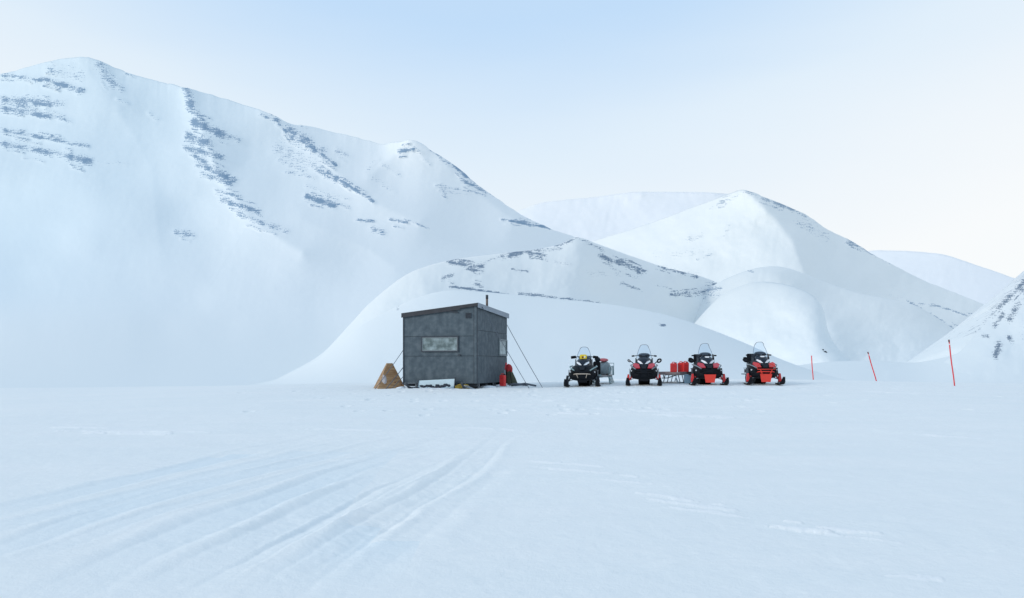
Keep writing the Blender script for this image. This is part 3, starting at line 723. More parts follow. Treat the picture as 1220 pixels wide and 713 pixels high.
# front window
def fa(px, Yg=27.4):   # pixel x -> local x along the front wall
    a = 0.0
    for _ in range(6):
        Y = HYY+a*math.sin(TH); X = (px-CX)/F*Y; a = (HX-X)/math.cos(TH)
    return -a
wx0, wx1, wz0, wz1 = fa(503.2), fa(545.3), zrel(418.3, 27.4), zrel(402.2, 27.4)
def window(plane, a0, a1, b0, b1):
    def bar(mb, p0, p1, q0, q1, t0, t1):
        if plane == 'f': mb.box(((p0+p1)/2, -(t0+t1)/2, (q0+q1)/2), (p1-p0, t1-t0, q1-q0))
        else: mb.box(((t0+t1)/2, (p0+p1)/2, (q0+q1)/2), (t1-t0, p1-p0, q1-q0))
    w = MB(); t = .035
    bar(w, a0-t, a1+t, b1, b1+t, .002, .045); bar(w, a0-t, a1+t, b0-t, b0, .002, .05); bar(w, a0-t, a0, b0, b1, .002, .045); bar(w, a1, a1+t, b0, b1, .002, .045)
    wn = w.build('window', M['beam'] if plane == 'f' else M['frame'], hut)
    i = MB(); t2 = .025
    bar(i, a0, a1, b1-t2, b1, .004, .03); bar(i, a0, a1, b0, b0+t2, .004, .03); bar(i, a0, a0+t2, b0+t2, b1-t2, .004, .03); bar(i, a1-t2, a1, b0+t2, b1-t2, .004, .03)
    i.build('sash', M['frame'], wn)
    p = MB(); bar(p, a0+t2, a1-t2, b0+t2, b1-t2, .003, .012); p.build('pane', M['pane'], wn)
window('f', wx0, wx1, wz0, wz1)
window('s', 2.56, 3.50, zrel(423, 30), zrel(406, 30))
# vent, conduit
vx0, vx1 = fa(555.0), fa(561.3)
mb = MB(); mb.box(((vx0+vx1)/2,-.015,zrel(376.5,27.2)),(vx1-vx0,.03,.17)); v = mb.build('vent', M['beam'], hut)
mb = MB()
for k in range(4): mb.box(((vx0+vx1)/2,-.034,zrel(376.5,27.2)-.06+k*.04),(vx1-vx0-.02,.008,.014),(.5,0,0))
mb.build('louvre', M['dark'], v)
mb = MB(); mb.box((fa(547.5),-.02,zrel(423.5,27.3)),(.10,.04,.06),bev=.015); mb.build('socket_box', M['beam'], hut)
# skid frame below
mb = MB()
for x in (-2.35,-.35):
    mb.tube([(x,-.55,.20),(x,-.35,.05),(x,-.1,.01),(x,HD-.3,.01),(x,HD+.2,.12)], .04, 8)
mb.build('skid', M['beam'], hut)
mb = MB(); mb.tube([(-2.68,-.1,.19),(-2.25,-.25,-.02)], .032, 8)
mb.build('tow_bar', M['beam'], hut)
for k in range(4):
    mb = MB(); y = .25+k*1.03
    mb.box((-HW/2,y,.12),(HW-.1,.09,.10)); mb.build('floor_bearer', M['beam'], hut)
for (x,y) in [(-.1,.5),(-.1,1.3),(-.1,2.2),(-.1,3.2),(-.75,.1),(-.45,.1),(-2.3,.2)]:
    mb = MB(); mb.box((x,y,.07),(.05,.05,.24)); mb.build('frame_post', M['steel'], hut)
tag(hut, 'grey panelled cabin with sloping roof, stove pipe and frosted windows raised on skids', 'hut')

def HL(x, y, z=None):
    """hut local -> world point standing on snow"""
    c, s = math.cos(TH), math.sin(TH)
    X = HX+x*c+y*s; Y = HYY-x*s+y*c
    return (X, Y, hz0+(z if z is not None else 0))
def HG(x, y, dz=0.0):
    X, Y, _ = HL(x, y); return (X, Y, zg(X, Y)+dz)

# pale board leaning at the skids
b = empty('leaning_board', HG(-1.38,-.22), -TH)
mb = MB(); mb.prism([(-.68,.02),(.64,.02),(.66,.35),(-.66,.28)], -.012, .012, Matrix.Rotation(math.radians(-14),4,'X')); mb.build('sheet', M['paleboard'], b)
mb = MB(); mb.box((.665,.0,.20),(.03,.03,.40),(math.radians(-14),0,0)); mb.build('end_stake', M['beam'], b)
mb = MB(); mb.box((-.69,0,.15),(.03,.03,.30),(math.radians(-14),0,0)); mb.build('end_stake', M['beam'], b)
tag(b, 'long pale blue board propped against the underside of the grey hut front', 'board')
rn = random.Random(3)
sx = -2.02
k = 0
while sx < -.80:
    r = rn.uniform(.028,.065)
    mb = MB(); blob(mb, (0,0,r*.5), (r*1.35, r, r*.8), seed=100+k, amp=.35)
    o = mb.build('stone', M['stone']); g = HG(sx, -.36-rn.uniform(0,.06), rn.uniform(.0,.11)-.01); o.location = g
    tag(o, 'small dark lump in the row in front of the pale board under the hut', 'stone', 'dark lumps before the pale board')
    sx += r*rn.uniform(1.0,1.9); k += 1
# mustard bundle
mb = MB(); blob(mb, (0,0,.08), (.24,.13,.15), seed=5, amp=.3, nu=18, nv=10, fr=2.5)
o = mb.build('tarp_bundle', M['mustard']); o.location = HG(-.48,-.16,.0); tag(o, 'crumpled mustard tarp bundle tucked beneath the hut beside the pale board', 'tarp')
mb = MB(); mb.tube([(0,0,.0),(.12,.02,.10),(.30,.03,.05),(.42,.03,.0)], .02, 6); mb.tube([(0,0,.14),(.2,.02,.12),(.45,.05,.01)], .018, 6)
o = mb.build('tow_strap', M['steel']); o.location = HG(-.42,-.32,.02); o.rotation_euler = (0,0,-TH); tag(o, 'bent grey tow bar lying in the snow below the hut corner', 'tow bar')
# snow lumps on the ground near the skids belong to the snow surface
mb = MB()
for (x, y, sx_, sz_) in [(-2.75,-.05,.2,.08),(-2.45,.05,.25,.07),(.12,2.6,.35,.09),(.0,1.2,.3,.08),(.4,3.4,.5,.10),(-.7,-.35,.3,.04),(-1.4,-.55,.7,.035)]:
    X, Y, Z = HG(x, y); blob(mb, (X,Y,Z-.01), (sx_,.2,sz_), seed=int(x*10+90), amp=.15, nu=20, nv=12)
o = mb.build('loose_snow', M['lumpsnow']); tag(o, kind='stuff', label='low banks of loose snow heaped around the hut skids', cat='snow')

# jerrycan, rucksack, pole, gear at the far right corner
def px_on(px, Y, dz=0.0):
    X = (px-CX)/F*Y; return (X, Y, zg(X, Y)+dz)
def jerrycan(name, loc, rz, w, dpt, h, label, group=None):
    t = empty(name, loc, rz)
    mb = MB(); mb.box((0,0,h*.46),(w,dpt,h*.92),bev=.035); bd = mb.build('body', M['can'], t)
    mb = MB(); mb.prism([(-w*.3,h*.18),(w*.3,h*.18),(w*.3,h*.22),(-w*.3,h*.22)], -dpt/2-.006, -dpt/2+.002); mb.build('moulded_rib', M['crimson'], bd)
    mb = MB(); mb.prism([(-w*.3,h*.62),(w*.3,h*.62),(w*.3,h*.66),(-w*.3,h*.66)], -dpt/2-.006, -dpt/2+.002); mb.build('moulded_rib', M['crimson'], bd)
    mb = MB(); mb.tube([(-w*.22,0,h*.9),(-w*.2,0,h*1.02),(w*.12,0,h*1.02),(w*.14,0,h*.9)], .016, 8); mb.build('handle', M['can'], t)
    mb = MB(); mb.tube([(w*.3,0,h*.9),(w*.3,0,h*1.0)], .034, 12); mb.build('cap', M['black'], t)
    tag(t, label, 'jerrycan', group); return t
jerrycan('jerrycan', px_on(599.0, 28.6, .03), -.5, .20, .16, .44, 'tall narrow red jerrycan standing at the right corner of the hut')
t = empty('rucksack', px_on(608.5, 29.6), -.1)
mb = MB(); rings = []
for (z, w, dd, xo) in [(0,.20,.17,.02),(.12,.23,.2,.0),(.3,.2,.19,-.03),(.45,.17,.16,-.05),(.56,.13,.13,-.07)]:
    rings.append([(math.cos(a)*w*(1+.10*math.sin(3*a+z*9))+xo, math.sin(a)*dd, z) for a in [2*math.pi*i/18 for i in range(18)]])
mb.loft(rings); mb.build('bag_body', M['olive'], t)
mb = MB(); blob(mb, (-.06,-.02,.60), (.125,.12,.20), seed=12, amp=.2, nu=18, nv=12, fr=2.2); mb.build('lid', M['redcloth'], t)
mb = MB(); mb.tube([(-.13,-.17,.1),(-.15,-.17,.4),(-.12,-.14,.6)], .012, 6); mb.tube([(.05,-.19,.1),(.0,-.17,.45),(.0,-.12,.6)], .012, 6); mb.build('strap', M['black'], t)
mb = MB(); mb.box((-.18,-.02,.74),(.06,.10,.26),(0,.15,0),bev=.02); mb.build('side_roll', M['crimson'], t)
tag(t, 'slender olive rucksack with a red top leaning behind the red jerrycan at the hut', 'rucksack')
mb = MB(); mb.tube([(0,0,0),(-.03,.02,.62)], .011, 6); mb.box((0,0,.05),(.12,.02,.16),(0,.05,0),bev=.02)
o = mb.build('snow_shovel', M['chrome']); o.location = px_on(602.4, 28.9); tag(o, 'pale metal shovel stuck upright between the red jerrycan and the rucksack', 'shovel')
mb = MB()
pts = [(-.35,0,.05),(-.15,-.05,.09),(.05,.02,.07),(.22,-.06,.10),(.45,0,.05),(.62,-.08,.02)]
mb.tube(pts, .035, 7); mb.tube([(-.2,-.1,.03),(.1,-.15,.05),(.3,-.1,.03),(.1,.05,.06),(-.1,-.02,.05)], .025, 6)
o = mb.build('rope_coil', M['rope']); o.location = px_on(618, 28.7, .0); tag(o, 'tangled dark rope lying in the snow to the right of the rucksack', 'rope')

# plywood pyramid
t = empty('plywood_pyramid', px_on(464, 28.4, -.02), math.radians(22))
bw, tw, hh = .50, .085, .92
def sq(w, z): return [(-w,-w*.75,z),(w,-w*.75,z),(w,w*.75,z),(-w,w*.75,z)]
B, T = sq(bw,0), sq(tw,hh)
for i in range(4):
    j = (i+1)%4; mb = MB(); mb.slab([B[i],B[j],T[j],T[i]], .012); mb.build('side_panel', M['ply'], t)
mb = MB(); mb.slab([(p[0],p[1],p[2]-.03) for p in T], .02); mb.build('top_cap', M['ply'], t)
tag(t, 'truncated pyramid box of orange brown plywood on the snow left of the hut', 'plywood box')
mb = MB(); blob(mb, (0,0,.10), (.085,.07,.15), seed=31, amp=.25, nu=14, nv=10); o = mb.build('cloth_bag', simple('off_white_cloth',(0.42,0.40,0.42),.9,var=.2,scale=8,bump=.5)); o.location = px_on(457.8, 27.7, .24)
tag(o, 'small off-white cloth bag tied to a guy rope before the plywood pyramid', 'bag')

# guy ropes: each a thing of its own
def rope(p0, p1, r, label, sag=.03, n=10):
    mb = MB(); p0 = Vector(p0); p1 = Vector(p1)
    mb.tube([tuple(p0.lerp(p1, i/n)+Vector((0,0,-sag*4*(i/n)*(1-i/n)))) for i in range(n+1)], r, 6)
    o = mb.build('guy_rope', M['rope']); tag(o, label, 'rope', 'guy ropes holding the hut'); return o
rope(HL(.06,.35,roofz(0,.35)-.06), px_on(630.5, 27.3), .011, 'guy rope crossing the hut side wall down to the snow at right')
rope(HL(.02,HD-.05,roofz(0,HD)-.42), px_on(646.5, 28.0), .011, 'outermost right guy rope running from the far hut corner to the snow')
at = P3(480.5, 413, 28.2)
rope(HL(-HW-.02,.25,zrel(412,27.8)), px_on(446.5, 27.2), .010, 'leftmost guy rope passing in front of the plywood pyramid')
rope(HL(-HW-.02,.9,zrel(421,28.3)), px_on(459.5, 27.0), .013, 'guy rope dropping straight to the snow in front of the pyramid middle')
rope(HL(-HW-.02,1.6,zrel(424,29)), px_on(466.5, 27.2), .010, 'guy rope ending at the right foot of the plywood pyramid')
# ------------------------------------------------------------------ marker poles
for k, (bx, tx, ty, Y, lab) in enumerate([(969,966.7,424,50,'shortest red marker pole, farthest away and nearly upright'),(1044.5,1034,420,40,'red marker pole leaning left in the middle of the three'),(1137.5,1130.5,405.5,28,'tallest red marker pole, rightmost beside the rocky slope')]):
    g = px_on(bx, Y, -.05); top = Vector(P3(tx, ty, Y)); t = empty('marker_pole', g)
    v = top-Vector(g); r = .022 if k == 2 else .024+.004*(2-k)
    mb = MB(); mb.tube([tuple(v*(i/8)+Vector((.006*math.sin(i),0,0))) for i in range(9)], r, 8); mb.build('shaft', M['pole'], t)
    if k > 0:
        mb = MB(); mb.tube([tuple(v*.90),tuple(v*.925)], r*1.12, 8); mb.build('reflective_band', M['tape'], t)
        mb = MB(); mb.tube([tuple(v*.955),tuple(v*1.01)], r*1.12, 8); mb.build('tip', M['maroon'], t)
    tag(t, lab, 'marker pole', 'red marker poles along the trail')

# ------------------------------------------------------------------ snowmobiles
def snowmobile(px, Y, rz, label, c):
    X = (px-CX)/F*Y
    t = empty('snowmobile', (X, Y, zg(X, Y)-.02), rz)
    # hull
    mb = MB(); secs = [(-1.42,.10,.36,.44),(-1.38,.28,.29,.52),(-1.28,.39,.25,.60),(-1.08,.46,.22,.69),(-.85,.49,.21,.75),(-.55,.49,.25,.79),(-.25,.46,.27,.81),(.0,.38,.30,.78),(.25,.26,.34,.68),(.4,.18,.38,.6)]
    mb.loft([sell(w,zb_,zt_,y,24,3.5,topw=.84) for y,w,zb_,zt_ in secs]); hull = mb.build('body', M['black'], t)
    # side flares (grey edge)
    for s in (-1,1):
        mb = MB(); mb.tube([(s*.28,-1.34,.58),(s*.40,-1.18,.66),(s*.462,-.9,.70),(s*.475,-.5,.72),(s*.43,-.1,.74)], .022, 8); mb.build('body_edge', M[c['edge']], hull)
        mb = MB(); mb.slab([(s*.497,-1.0,.34),(s*.512,-.55,.33),(s*.512,-.50,.60),(s*.497,-.85,.60)][::s], .01); mb.build('side_panel', M['dark'], t)
        # air intake mouth
        mb = MB(); mb.prism([(s*.10,.42),(s*.33,.44),(s*.36,.53),(s*.12,.52)][::s], -1.40, -1.30); mb.build('intake', M['rubber'], t)
    # cowl
    mb = MB(); secs = [(-1.12,.07,.60,.68),(-1.04,.15,.58,.76),(-.90,.22,.58,.90),(-.72,.26,.60,.985),(-.5,.275,.62,1.03),(-.3,.26,.64,1.04),(-.12,.2,.66,1.0)]
    mb.loft([sell(w,zb_,zt_,y,22,2.6,topw=.86) for y,w,zb_,zt_ in secs]); cowl = mb.build('cowl', M['pod'], t)
    for s in (-1,1):
        mb = MB(); mb.slab([(s*.26,-.66,.70),(s*.30,-.4,.70),(s*.29,-.38,.98),(s*.25,-.62,.94)][::s], .02); mb.build('cowl_wing', M['dark'], cowl)
        mb = MB(); hp = [(.03,-1.10,.76),(.125,-1.05,.77),(.225,-.93,.845),(.21,-.90,.895),(.11,-1.02,.85)]
        mb.loft([[(s*x,y,z) for x,y,z in hp],[(s*x,y+.12,z) for x,y,z in hp]], smooth=False); mb.build('headlight', M['lens'], t)
        # red hood shields
        if c['shield']:
            mb = MB(); mb.slab([(s*.13,-1.30,.605),(s*.29,-1.28,.60),(s*.385,-1.04,.715),(s*.33,-.88,.775),(s*.17,-1.03,.735)][::s], .028)
            mb.build('hood_shield', M[c['shield']], t)
        # suspension
        mb = MB(); mb.tube([(s*.2,-1.05,.30),(s*.52,-1.02,.19)], .016, 6); mb.tube([(s*.2,-.8,.30),(s*.52,-.98,.19)], .016, 6); mb.tube([(s*.22,-.98,.36),(s*.53,-1.0,.30)], .012, 6); mb.build('suspension_arm', M['steel'], t)
        mb = MB(); mb.tube([(s*.30,-.98,.52),(s*.48,-1.02,.22)], .028, 8); mb.build('shock_absorber', M[c['leg']], t)
        mb = MB(); mb.prism([(s*.50,.08),(s*.585,.08),(s*.60,.2),(s*.565,.40),(s*.515,.40),(s*.49,.22)][::s], -1.07, -.95); leg = mb.build('ski_leg', M[c['leg']], t)
        # ski
        rings = []
        for y, z, w in [(-1.72,.26,.035),(-1.68,.20,.05),(-1.60,.12,.07),(-1.48,.055,.08),(-1.3,.025,.082),(-1.0,.02,.082),(-.7,.02,.08),(-.5,.03,.06)]:
            rings.append([(s*.545-w,y,z+.035),(s*.545-w,y,z),(s*.545-w*.3,y,z-.015),(s*.545+w*.3,y,z-.015),(s*.545+w,y,z),(s*.545+w,y,z+.035),(s*.545,y,z+.02)])
        mb = MB(); mb.loft(rings); sk = mb.build('ski', M['black'], t)
        mb = MB(); mb.tube([(s*.545,-1.66,.20),(s*.545,-1.60,.27),(s*.545,-1.42,.20),(s*.545,-1.2,.06)], .014, 6); mb.build('ski_loop', M[c['loop']], sk)
        mb = MB(); mb.box((s*.545,-1.0,.07),(.10,.26,.08),bev=.02); mb.build('ski_saddle', M['black'], sk)
    for s in (-1,1):
        mb = MB(); mb.prism([(s*.40,.50),(s*.445,.50),(s*.445,.54),(s*.41,.545)][::s], -1.13, -1.0); mb.build('side_marker', M['lens'], hull)
        mb = MB(); blob(mb, (s*.545,-1.12,.055), (.075,.22,.03), seed=int(px)+s, amp=.2, nu=14, nv=8); blob(mb, (s*.36,.1,.385), (.09,.4,.03), seed=int(px)+3*s, amp=.2, nu=14, nv=8) if False else None
        mb.build('caked_snow', M['lumpsnow'], t)
    # nose centre
    mb = MB(); mb.prism([(-.07,.60),(.07,.60),(.10,.70),(.0,.74),(-.10,.70)], -1.33, -1.1); mb.build('nose_badge', M['dark'], t)
    # bumper
    mb = MB(); mb.tube([(-.34,-1.2,.42),(-.27,-1.42,.45),(-.18,-1.50,.46),(.18,-1.50,.46),(.27,-1.42,.45),(.34,-1.2,.42)], .018, 8); mb.tube([(-.18,-1.50,.46),(-.14,-1.42,.32)], .014, 6); mb.tube([(.18,-1.50,.46),(.14,-1.42,.32)], .014, 6)
    mb.build('bumper', M[c['bumper']], t)
    if c.get('plate'):
        mb = MB(); mb.prism([(-.15,.10),(.15,.10),(.20,.38),(-.20,.38)], -1.47, -1.42); mb.build('belly_plate', M['orange_red'], t)
    else:
        mb = MB(); mb.prism([(-.15,.16),(.15,.16),(.22,.38),(-.22,.38)], -1.30, -1.24); mb.build('belly_plate', M['black'], t)
    if c.get('guard'):
        mb = MB(); mb.tube([(-.30,-1.46,.66),(-.30,-1.5,.54),(.30,-1.5,.54),(.30,-1.46,.66)], .017, 6); mb.tube([(-.20,-1.5,.53),(-.12,-1.5,.38)], .016, 6); mb.tube([(.20,-1.5,.53),(.12,-1.5,.38)], .016, 6); mb.tube([(-.30,-1.46,.66),(-.16,-1.3,.74)], .017, 6); mb.tube([(.30,-1.46,.66),(.16,-1.3,.74)], .017, 6)
        mb.build('brush_guard', M['orange_red'], t)
    # track belt with lugs
    prof = [(-.55,.42),(-.75,.30),(-.55,.14),(-.25,.02),(1.25,.0),(1.55,.06),(1.66,.2),(1.55,.34),(1.3,.38),(0,.42)]
    mb = MB(); n = len(prof)
    mb.add([(-.2,y,z) for y,z in prof]+[(.2,y,z) for y,z in prof], [tuple(range(n)), tuple(range(n,2*n))]+[(i,(i+1)%n,n+(i+1)%n,n+i) for i in range(n)])
    tk = mb.build('track', M['rubber'], t)
    mb = MB()
    for i in range(n):
        y0,z0 = prof[i]; y1,z1 = prof[(i+1)%n]; L = math.hypot(y1-y0,z1-z0)
        if i >= 7: continue
        for q in range(max(1,int(L/.09))):
            f = (q+.5)/max(1,int(L/.09)); mb.box((0,y0+(y1-y0)*f,z0+(z1-z0)*f),(.39,.022,.05),(math.atan2(z1-z0,y1-y0),0,0))
    mb.build('track_lug', M['rubber'], tk)
    # tunnel, running boards, seat, rack
    mb = MB(); mb.box((0,.75,.47),(.44,1.95,.14)); mb.build('tunnel', M['black'], t)
    for s in (-1,1):
        mb = MB(); mb.box((s*.34,.35,.36),(.22,1.25,.03)); mb.build('running_board', M['black'], t)
    mb = MB(); mb.loft([sell(w,.54,zt_,y,16,3) for y,w,zt_ in [(-.1,.14,.80),(.1,.17,.82),(.5,.18,.78),(.9,.2,.80),(1.0,.2,.86),(1.4,.19,.86),(1.46,.15,.80)]]); seat = mb.build('seat', M['black'], t)
    if c.get('backrest', True):
        mb = MB(); mb.box((0,1.5,.98),(.32,.08,.30),(-.15,0,0),bev=.04); mb.build('backrest', M['black'], t)
    mb = MB(); mb.tube([(-.2,1.35,.58),(-.24,1.75,.58),(.24,1.75,.58),(.2,1.35,.58)], .016, 6); mb.tube([(-.24,1.6,.58),(.24,1.6,.58)], .012, 6); mb.build('rear_rack', M['steel'], t)
    # steering
    mb = MB(); mb.tube([(0,-.15,.9),(0,-.08,1.06)], .025, 8); mb.tube([(-.40,.02,1.05),(-.2,-.06,1.08),(.2,-.06,1.08),(.40,.02,1.05)], .014, 8); hb = mb.build('handlebar', M['black'], t)
    for s in (-1,1):
        mb = MB(); g = c.get('mitt', .10)
        mb.box((s*.40,-.04,1.055),(g*1.5,.12,g*.8),(0,s*.12,0),bev=.025); mb.build('hand_guard', M['black'], hb)
    # gauge pod / upper deflector
    mb = MB(); mb.loft([sell(w,zb_,zt_,y,18,2.4) for y,w,zb_,zt_ in [(-.55,.10,1.0,1.05),(-.45,.19,.99,c['podtop']-.03),(-.3,.21,.98,c['podtop']),(-.2,.16,1.0,c['podtop']-.03)]]); mb.build('gauge_pod', M['dark'], t)
    if c.get('goggle'):
        mb = MB(); mb.prism([(-.085,1.0),(-.05,.965),(.05,.965),(.085,1.0),(.06,1.015),(-.06,1.015)], -.80, -.70); mb.build('centre_light', M['lens'], t)
        mb = MB(); mb.slab([(-.30,-.38,.78),(-.22,-.52,.78),(-.22,-.48,1.10),(-.30,-.34,1.08)], .012); mb.slab([(.30,-.38,.78),(.22,-.52,.78),(.22,-.48,1.10),(.30,-.34,1.08)][::-1], .012); mb.build('wind_deflector', M['pod'], t)
    # windscreen
    def scr(u, v):  # u -1..1, v 0..1
        w = .265-.07*v
        k = .30*v**2
        x = u*w*(1-k*.45*abs(u)**3)
        z = .98+(c['screen']-.98)*v*(1-.26*abs(u)**3.2*v)
        return (x, -.58+.28*v+.16*u*u, z)
    NU, NV = 14, 8; mb = MB(); vs = [scr(-1+2*i/NU, j/NV) for j in range(NV+1) for i in range(NU+1)]
    mb.add(vs, [(j*(NU+1)+i, j*(NU+1)+i+1, (j+1)*(NU+1)+i+1, (j+1)*(NU+1)+i) for j in range(NV) for i in range(NU)], True)
    ws = mb.build('windscreen', M['screen'], t)
    edge = [scr(-1, j/NV) for j in range(NV)]+[scr(-1+2*i/NU, 1) for i in range(NU+1)]+[scr(1, j/NV) for j in range(NV-1,-1,-1)]
    mb = MB(); mb.tube(edge, .009, 6); mb.build('screen_rim', M['steel'], ws)
    # mirrors
    for s, k in c['mirrors']:
        mb = MB(); mb.tube([(s*.36,-.45,.76),(s*.44,-.5,.84),(s*.49,-.52,.86)], .016, 6)
        ring = [(s*.53+.075*k*math.cos(a), -.52, .88+.06*k*math.sin(a)+.02*math.cos(a)*s) for a in [2*math.pi*i/14 for i in range(15)]]
        mb.tube(ring, .026*k, 8, cap=False); mr = mb.build('mirror', M['black'], t)
        mb = MB(); mb.prism([(p[0],p[2]) for p in ring[:-1]], -.515, -.505); mb.build('mirror_glass', M['dark'] if k > 1.05 else M['lens'], mr)
    tag(t, label, 'snowmobile', 'snowmobiles parked in a row'); return t
S1 = snowmobile(696.5, 29.0, math.radians(-9), 'black snowmobile without red panels, yellow pouch on its cowl, nearest the hut', dict(edge='teal', shield=None, leg='dark', loop='pinkstrap', bumper='tan', screen=1.42, podtop=1.10, mitt=.125, mirrors=[], backrest=True))
S2 = snowmobile(767.5, 29.0, math.radians(-10), 'black snowmobile with crimson hood shields and no red belly plate', dict(edge='grey', shield='crimson', leg='red', loop='red', bumper='black', screen=1.46, podtop=1.16, mitt=.07, mirrors=[(1,.95),(-1,.6)]))
S3 = snowmobile(838.5, 29.0, math.radians(-5), 'black and red snowmobile with a red belly plate beside the jerrycan sled', dict(edge='grey', shield='crimson', leg='red', loop='black', bumper='black', plate=True, screen=1.49, podtop=1.17, mitt=.06, goggle=True, mirrors=[(-1,1.1)]))
S4 = snowmobile(903.5, 29.0, math.radians(-7), 'rightmost snowmobile, with red tubular brush guard and red belly plate', dict(edge='grey', shield='red', leg='red', loop='black', bumper='orange_red', plate=True, guard=True, screen=1.52, podtop=1.18, mitt=.06, goggle=True, mirrors=[(-1,1.15)]))
# yellow pouch on the first machine
X, Y, Z = S1.location
t = empty('yellow_pouch', (X-.10, Y-.60, Z+1.05), math.radians(-9))
mb = MB(); mb.box((0,0,0),(.25,.12,.19),bev=.05); mb.build('pouch_body', M['yellow'], t)
mb = MB(); blob(mb, (-.02,-.062,.0), (.035,.012,.035), seed=3, amp=.1); mb.build('dark_patch', M['maroon'], t)
mb = MB(); mb.prism([(.03,-.03),(.08,-.01),(.07,.05),(.03,.04)], -.068, -.058); mb.build('white_patch', M['white'], t)
tag(t, 'yellow fabric pouch strapped in front of the screen of the leftmost snowmobile', 'bag')

# ------------------------------------------------------------------ sleds
def sled_runners(t, L, Wd, zd, mat):
    for s in (-1,1):
        mb = MB(); mb.tube([(s*Wd/2,-L/2-.2,.22),(s*Wd/2,-L/2-.05,.06),(s*Wd/2,-L/2+.15,.02),(s*Wd/2,L/2,.02)], .028, 8); mb.build('runner', mat, t)
    n = 4
    for k in range(n):
        y = -L/2+.2+k*(L-.4)/(n-1)
        for s in (-1,1):
            mb = MB(); mb.tube([(s*Wd/2,y,.03),(s*(Wd/2-.08),y,zd)], .018, 6); mb.build('strut', mat, t)
        mb = MB(); mb.tube([(-Wd/2+.06,y,zd-.05),(Wd/2-.06,y,zd-.05)], .018, 6); mb.build('crossbar', mat, t)
# sled with the wrapped load behind the first machine
SY = math.radians(-12)
g = px_on(719.5, 31.0); t = empty('cargo_sled', g, SY)
sled_runners(t, 1.9, .62, .30, M['teal'])
for s in (-1,1):
    mb = MB(); mb.tube([(s*.27,-.95,.30),(s*.29,-.8,.62),(s*.29,.75,.66),(s*.27,.95,.30)], .018, 6); mb.tube([(s*.28,-.3,.3),(s*.29,-.3,.64)], .014, 6); mb.tube([(s*.28,.3,.3),(s*.29,.3,.64)], .014, 6); mb.build('side_rail', M['teal'], t)
mb = MB(); mb.box((0,0,.305),(.52,1.8,.03)); mb.build('deck', M['plank'], t)
mb = MB(); mb.tube([(-.30,.95,.30),(-.30,1.02,.78),(.30,1.02,.78),(.30,.95,.30)], .018, 6); mb.build('push_handle', M['teal'], t)
mb = MB(); mb.tube([(.25,-.8,.28),(.05,-1.5,.24),(0,-1.7,.26)], .016, 6); mb.tube([(-.25,-.8,.28),(0,-1.5,.24)], .016, 6); mb.build('tow_bar', M['steel'], t)
tag(t, 'teal tubular cargo sled loaded with a grey bundle behind the leftmost snowmobile', 'sled', 'towed sleds')
mb = MB(); mb.loft([sell(w,.32+dz*0,z,y,20,2.6) for y,w,z,dz in [(-.8,.15,.46,0),(-.7,.20,.66,0),(-.5,.24,.76,0),(-.3,.22,.84,0),(-.1,.25,.77,0),(.2,.24,.80,0),(.4,.22,.86,0),(.6,.23,.78,0),(.78,.15,.55,0)]])
mb.v = [(x+.05*float(vnoise(y*4,z*5,5)), y, z+.07*float(vnoise(x*7,y*5,6))) for x,y,z in mb.v]
o = mb.build('wrapped_bundle', M['tarp']); o.location = g; o.rotation_euler = (0,0,SY); tag(o, 'tall grey green tarp bundle lashed on the teal sled', 'bundle')
t = empty('duffel_bag', (g[0], g[1], g[2]), SY)
mb = MB(); mb.loft([sell(w,.83,.83+h,y,16,2.3) for y,w,h in [(-.45,.08,.06),(-.38,.15,.13),(.25,.15,.13),(.33,.08,.06)]]); mb.build('bag_body', M['pinkstrap'], t)
tag(t, 'long faded red roll lying on top of the grey sled bundle', 'bag')
g2 = px_on(711.0, 29.9)
t = empty('black_pack', (g2[0], g2[1], g2[2]), math.radians(12))
mb = MB(); mb.box((0,0,.62),(.26,.2,.5),bev=.07); mb.build('pack_body', M['black'], t)
mb = MB(); blob(mb, (.03,0,.94), (.11,.1,.10), seed=8, amp=.12, nu=16, nv=10); mb.build('pack_top', M['dark'], t)
mb = MB(); mb.box((0,.03,.35),(.3,.3,.05)); mb.tube([(0,.03,.0),(0,.03,.34)], .03, 6); mb.build('carrier', M['teal'], t)
tag(t, 'black pack on a carrier at the tail of the leftmost snowmobile', 'pack')
# sled with jerrycans
g = px_on(807.0, 30.4); yaw = math.radians(-34); t = empty('plank_sled', g, yaw)
sled_runners(t, 1.5, .66, .36, M['chrome'])
for k in range(6):
    mb = MB(); mb.box((-.33+k*.132,0,.385),(.115,1.5,.045)); mb.build('plank', M['plank'], t)
for y in (-.74,.74):
    mb = MB(); mb.box((0,y,.36),(.84,.05,.09)); mb.build('end_beam', M['plank'], t)
for s in (-1,1):
    mb = MB(); mb.box((s*.41,0,.37),(.03,1.5,.12)); mb.build('side_board', M['plank'], t)
mb = MB(); mb.tube([(.25,-.75,.3),(.1,-1.2,.2),(0,-1.45,.2)], .018, 6); mb.tube([(-.25,-.75,.3),(0,-1.25,.2)], .018, 6); mb.build('tow_bar', M['black'], t)
tag(t, 'weathered plank sled carrying red jerrycans between two snowmobiles', 'sled', 'towed sleds')
def SL(x, y): c, s = math.cos(yaw), math.sin(yaw); return (g[0]+x*c-y*s, g[1]+x*s+y*c, g[2]+.41)
for k, (px, Y, hgt, w, lab) in enumerate([(802.6,30.2,.37,.25,'leftmost red jerrycan on the plank sled, with a gap to its right'),(811.4,30.3,.39,.24,'middle red jerrycan standing on the plank sled'),(816.6,30.15,.40,.22,'rightmost red jerrycan on the plank sled, next to the snowmobile')]):
    X = (px-CX)/F*Y
    jerrycan('jerrycan', (X, Y, g[2]+.41), -.15+.12*k, w, .20, hgt, lab, 'red jerrycans on the plank sled')
t = empty('plastic_crate', px_on(820.0, 29.9), math.radians(-8))
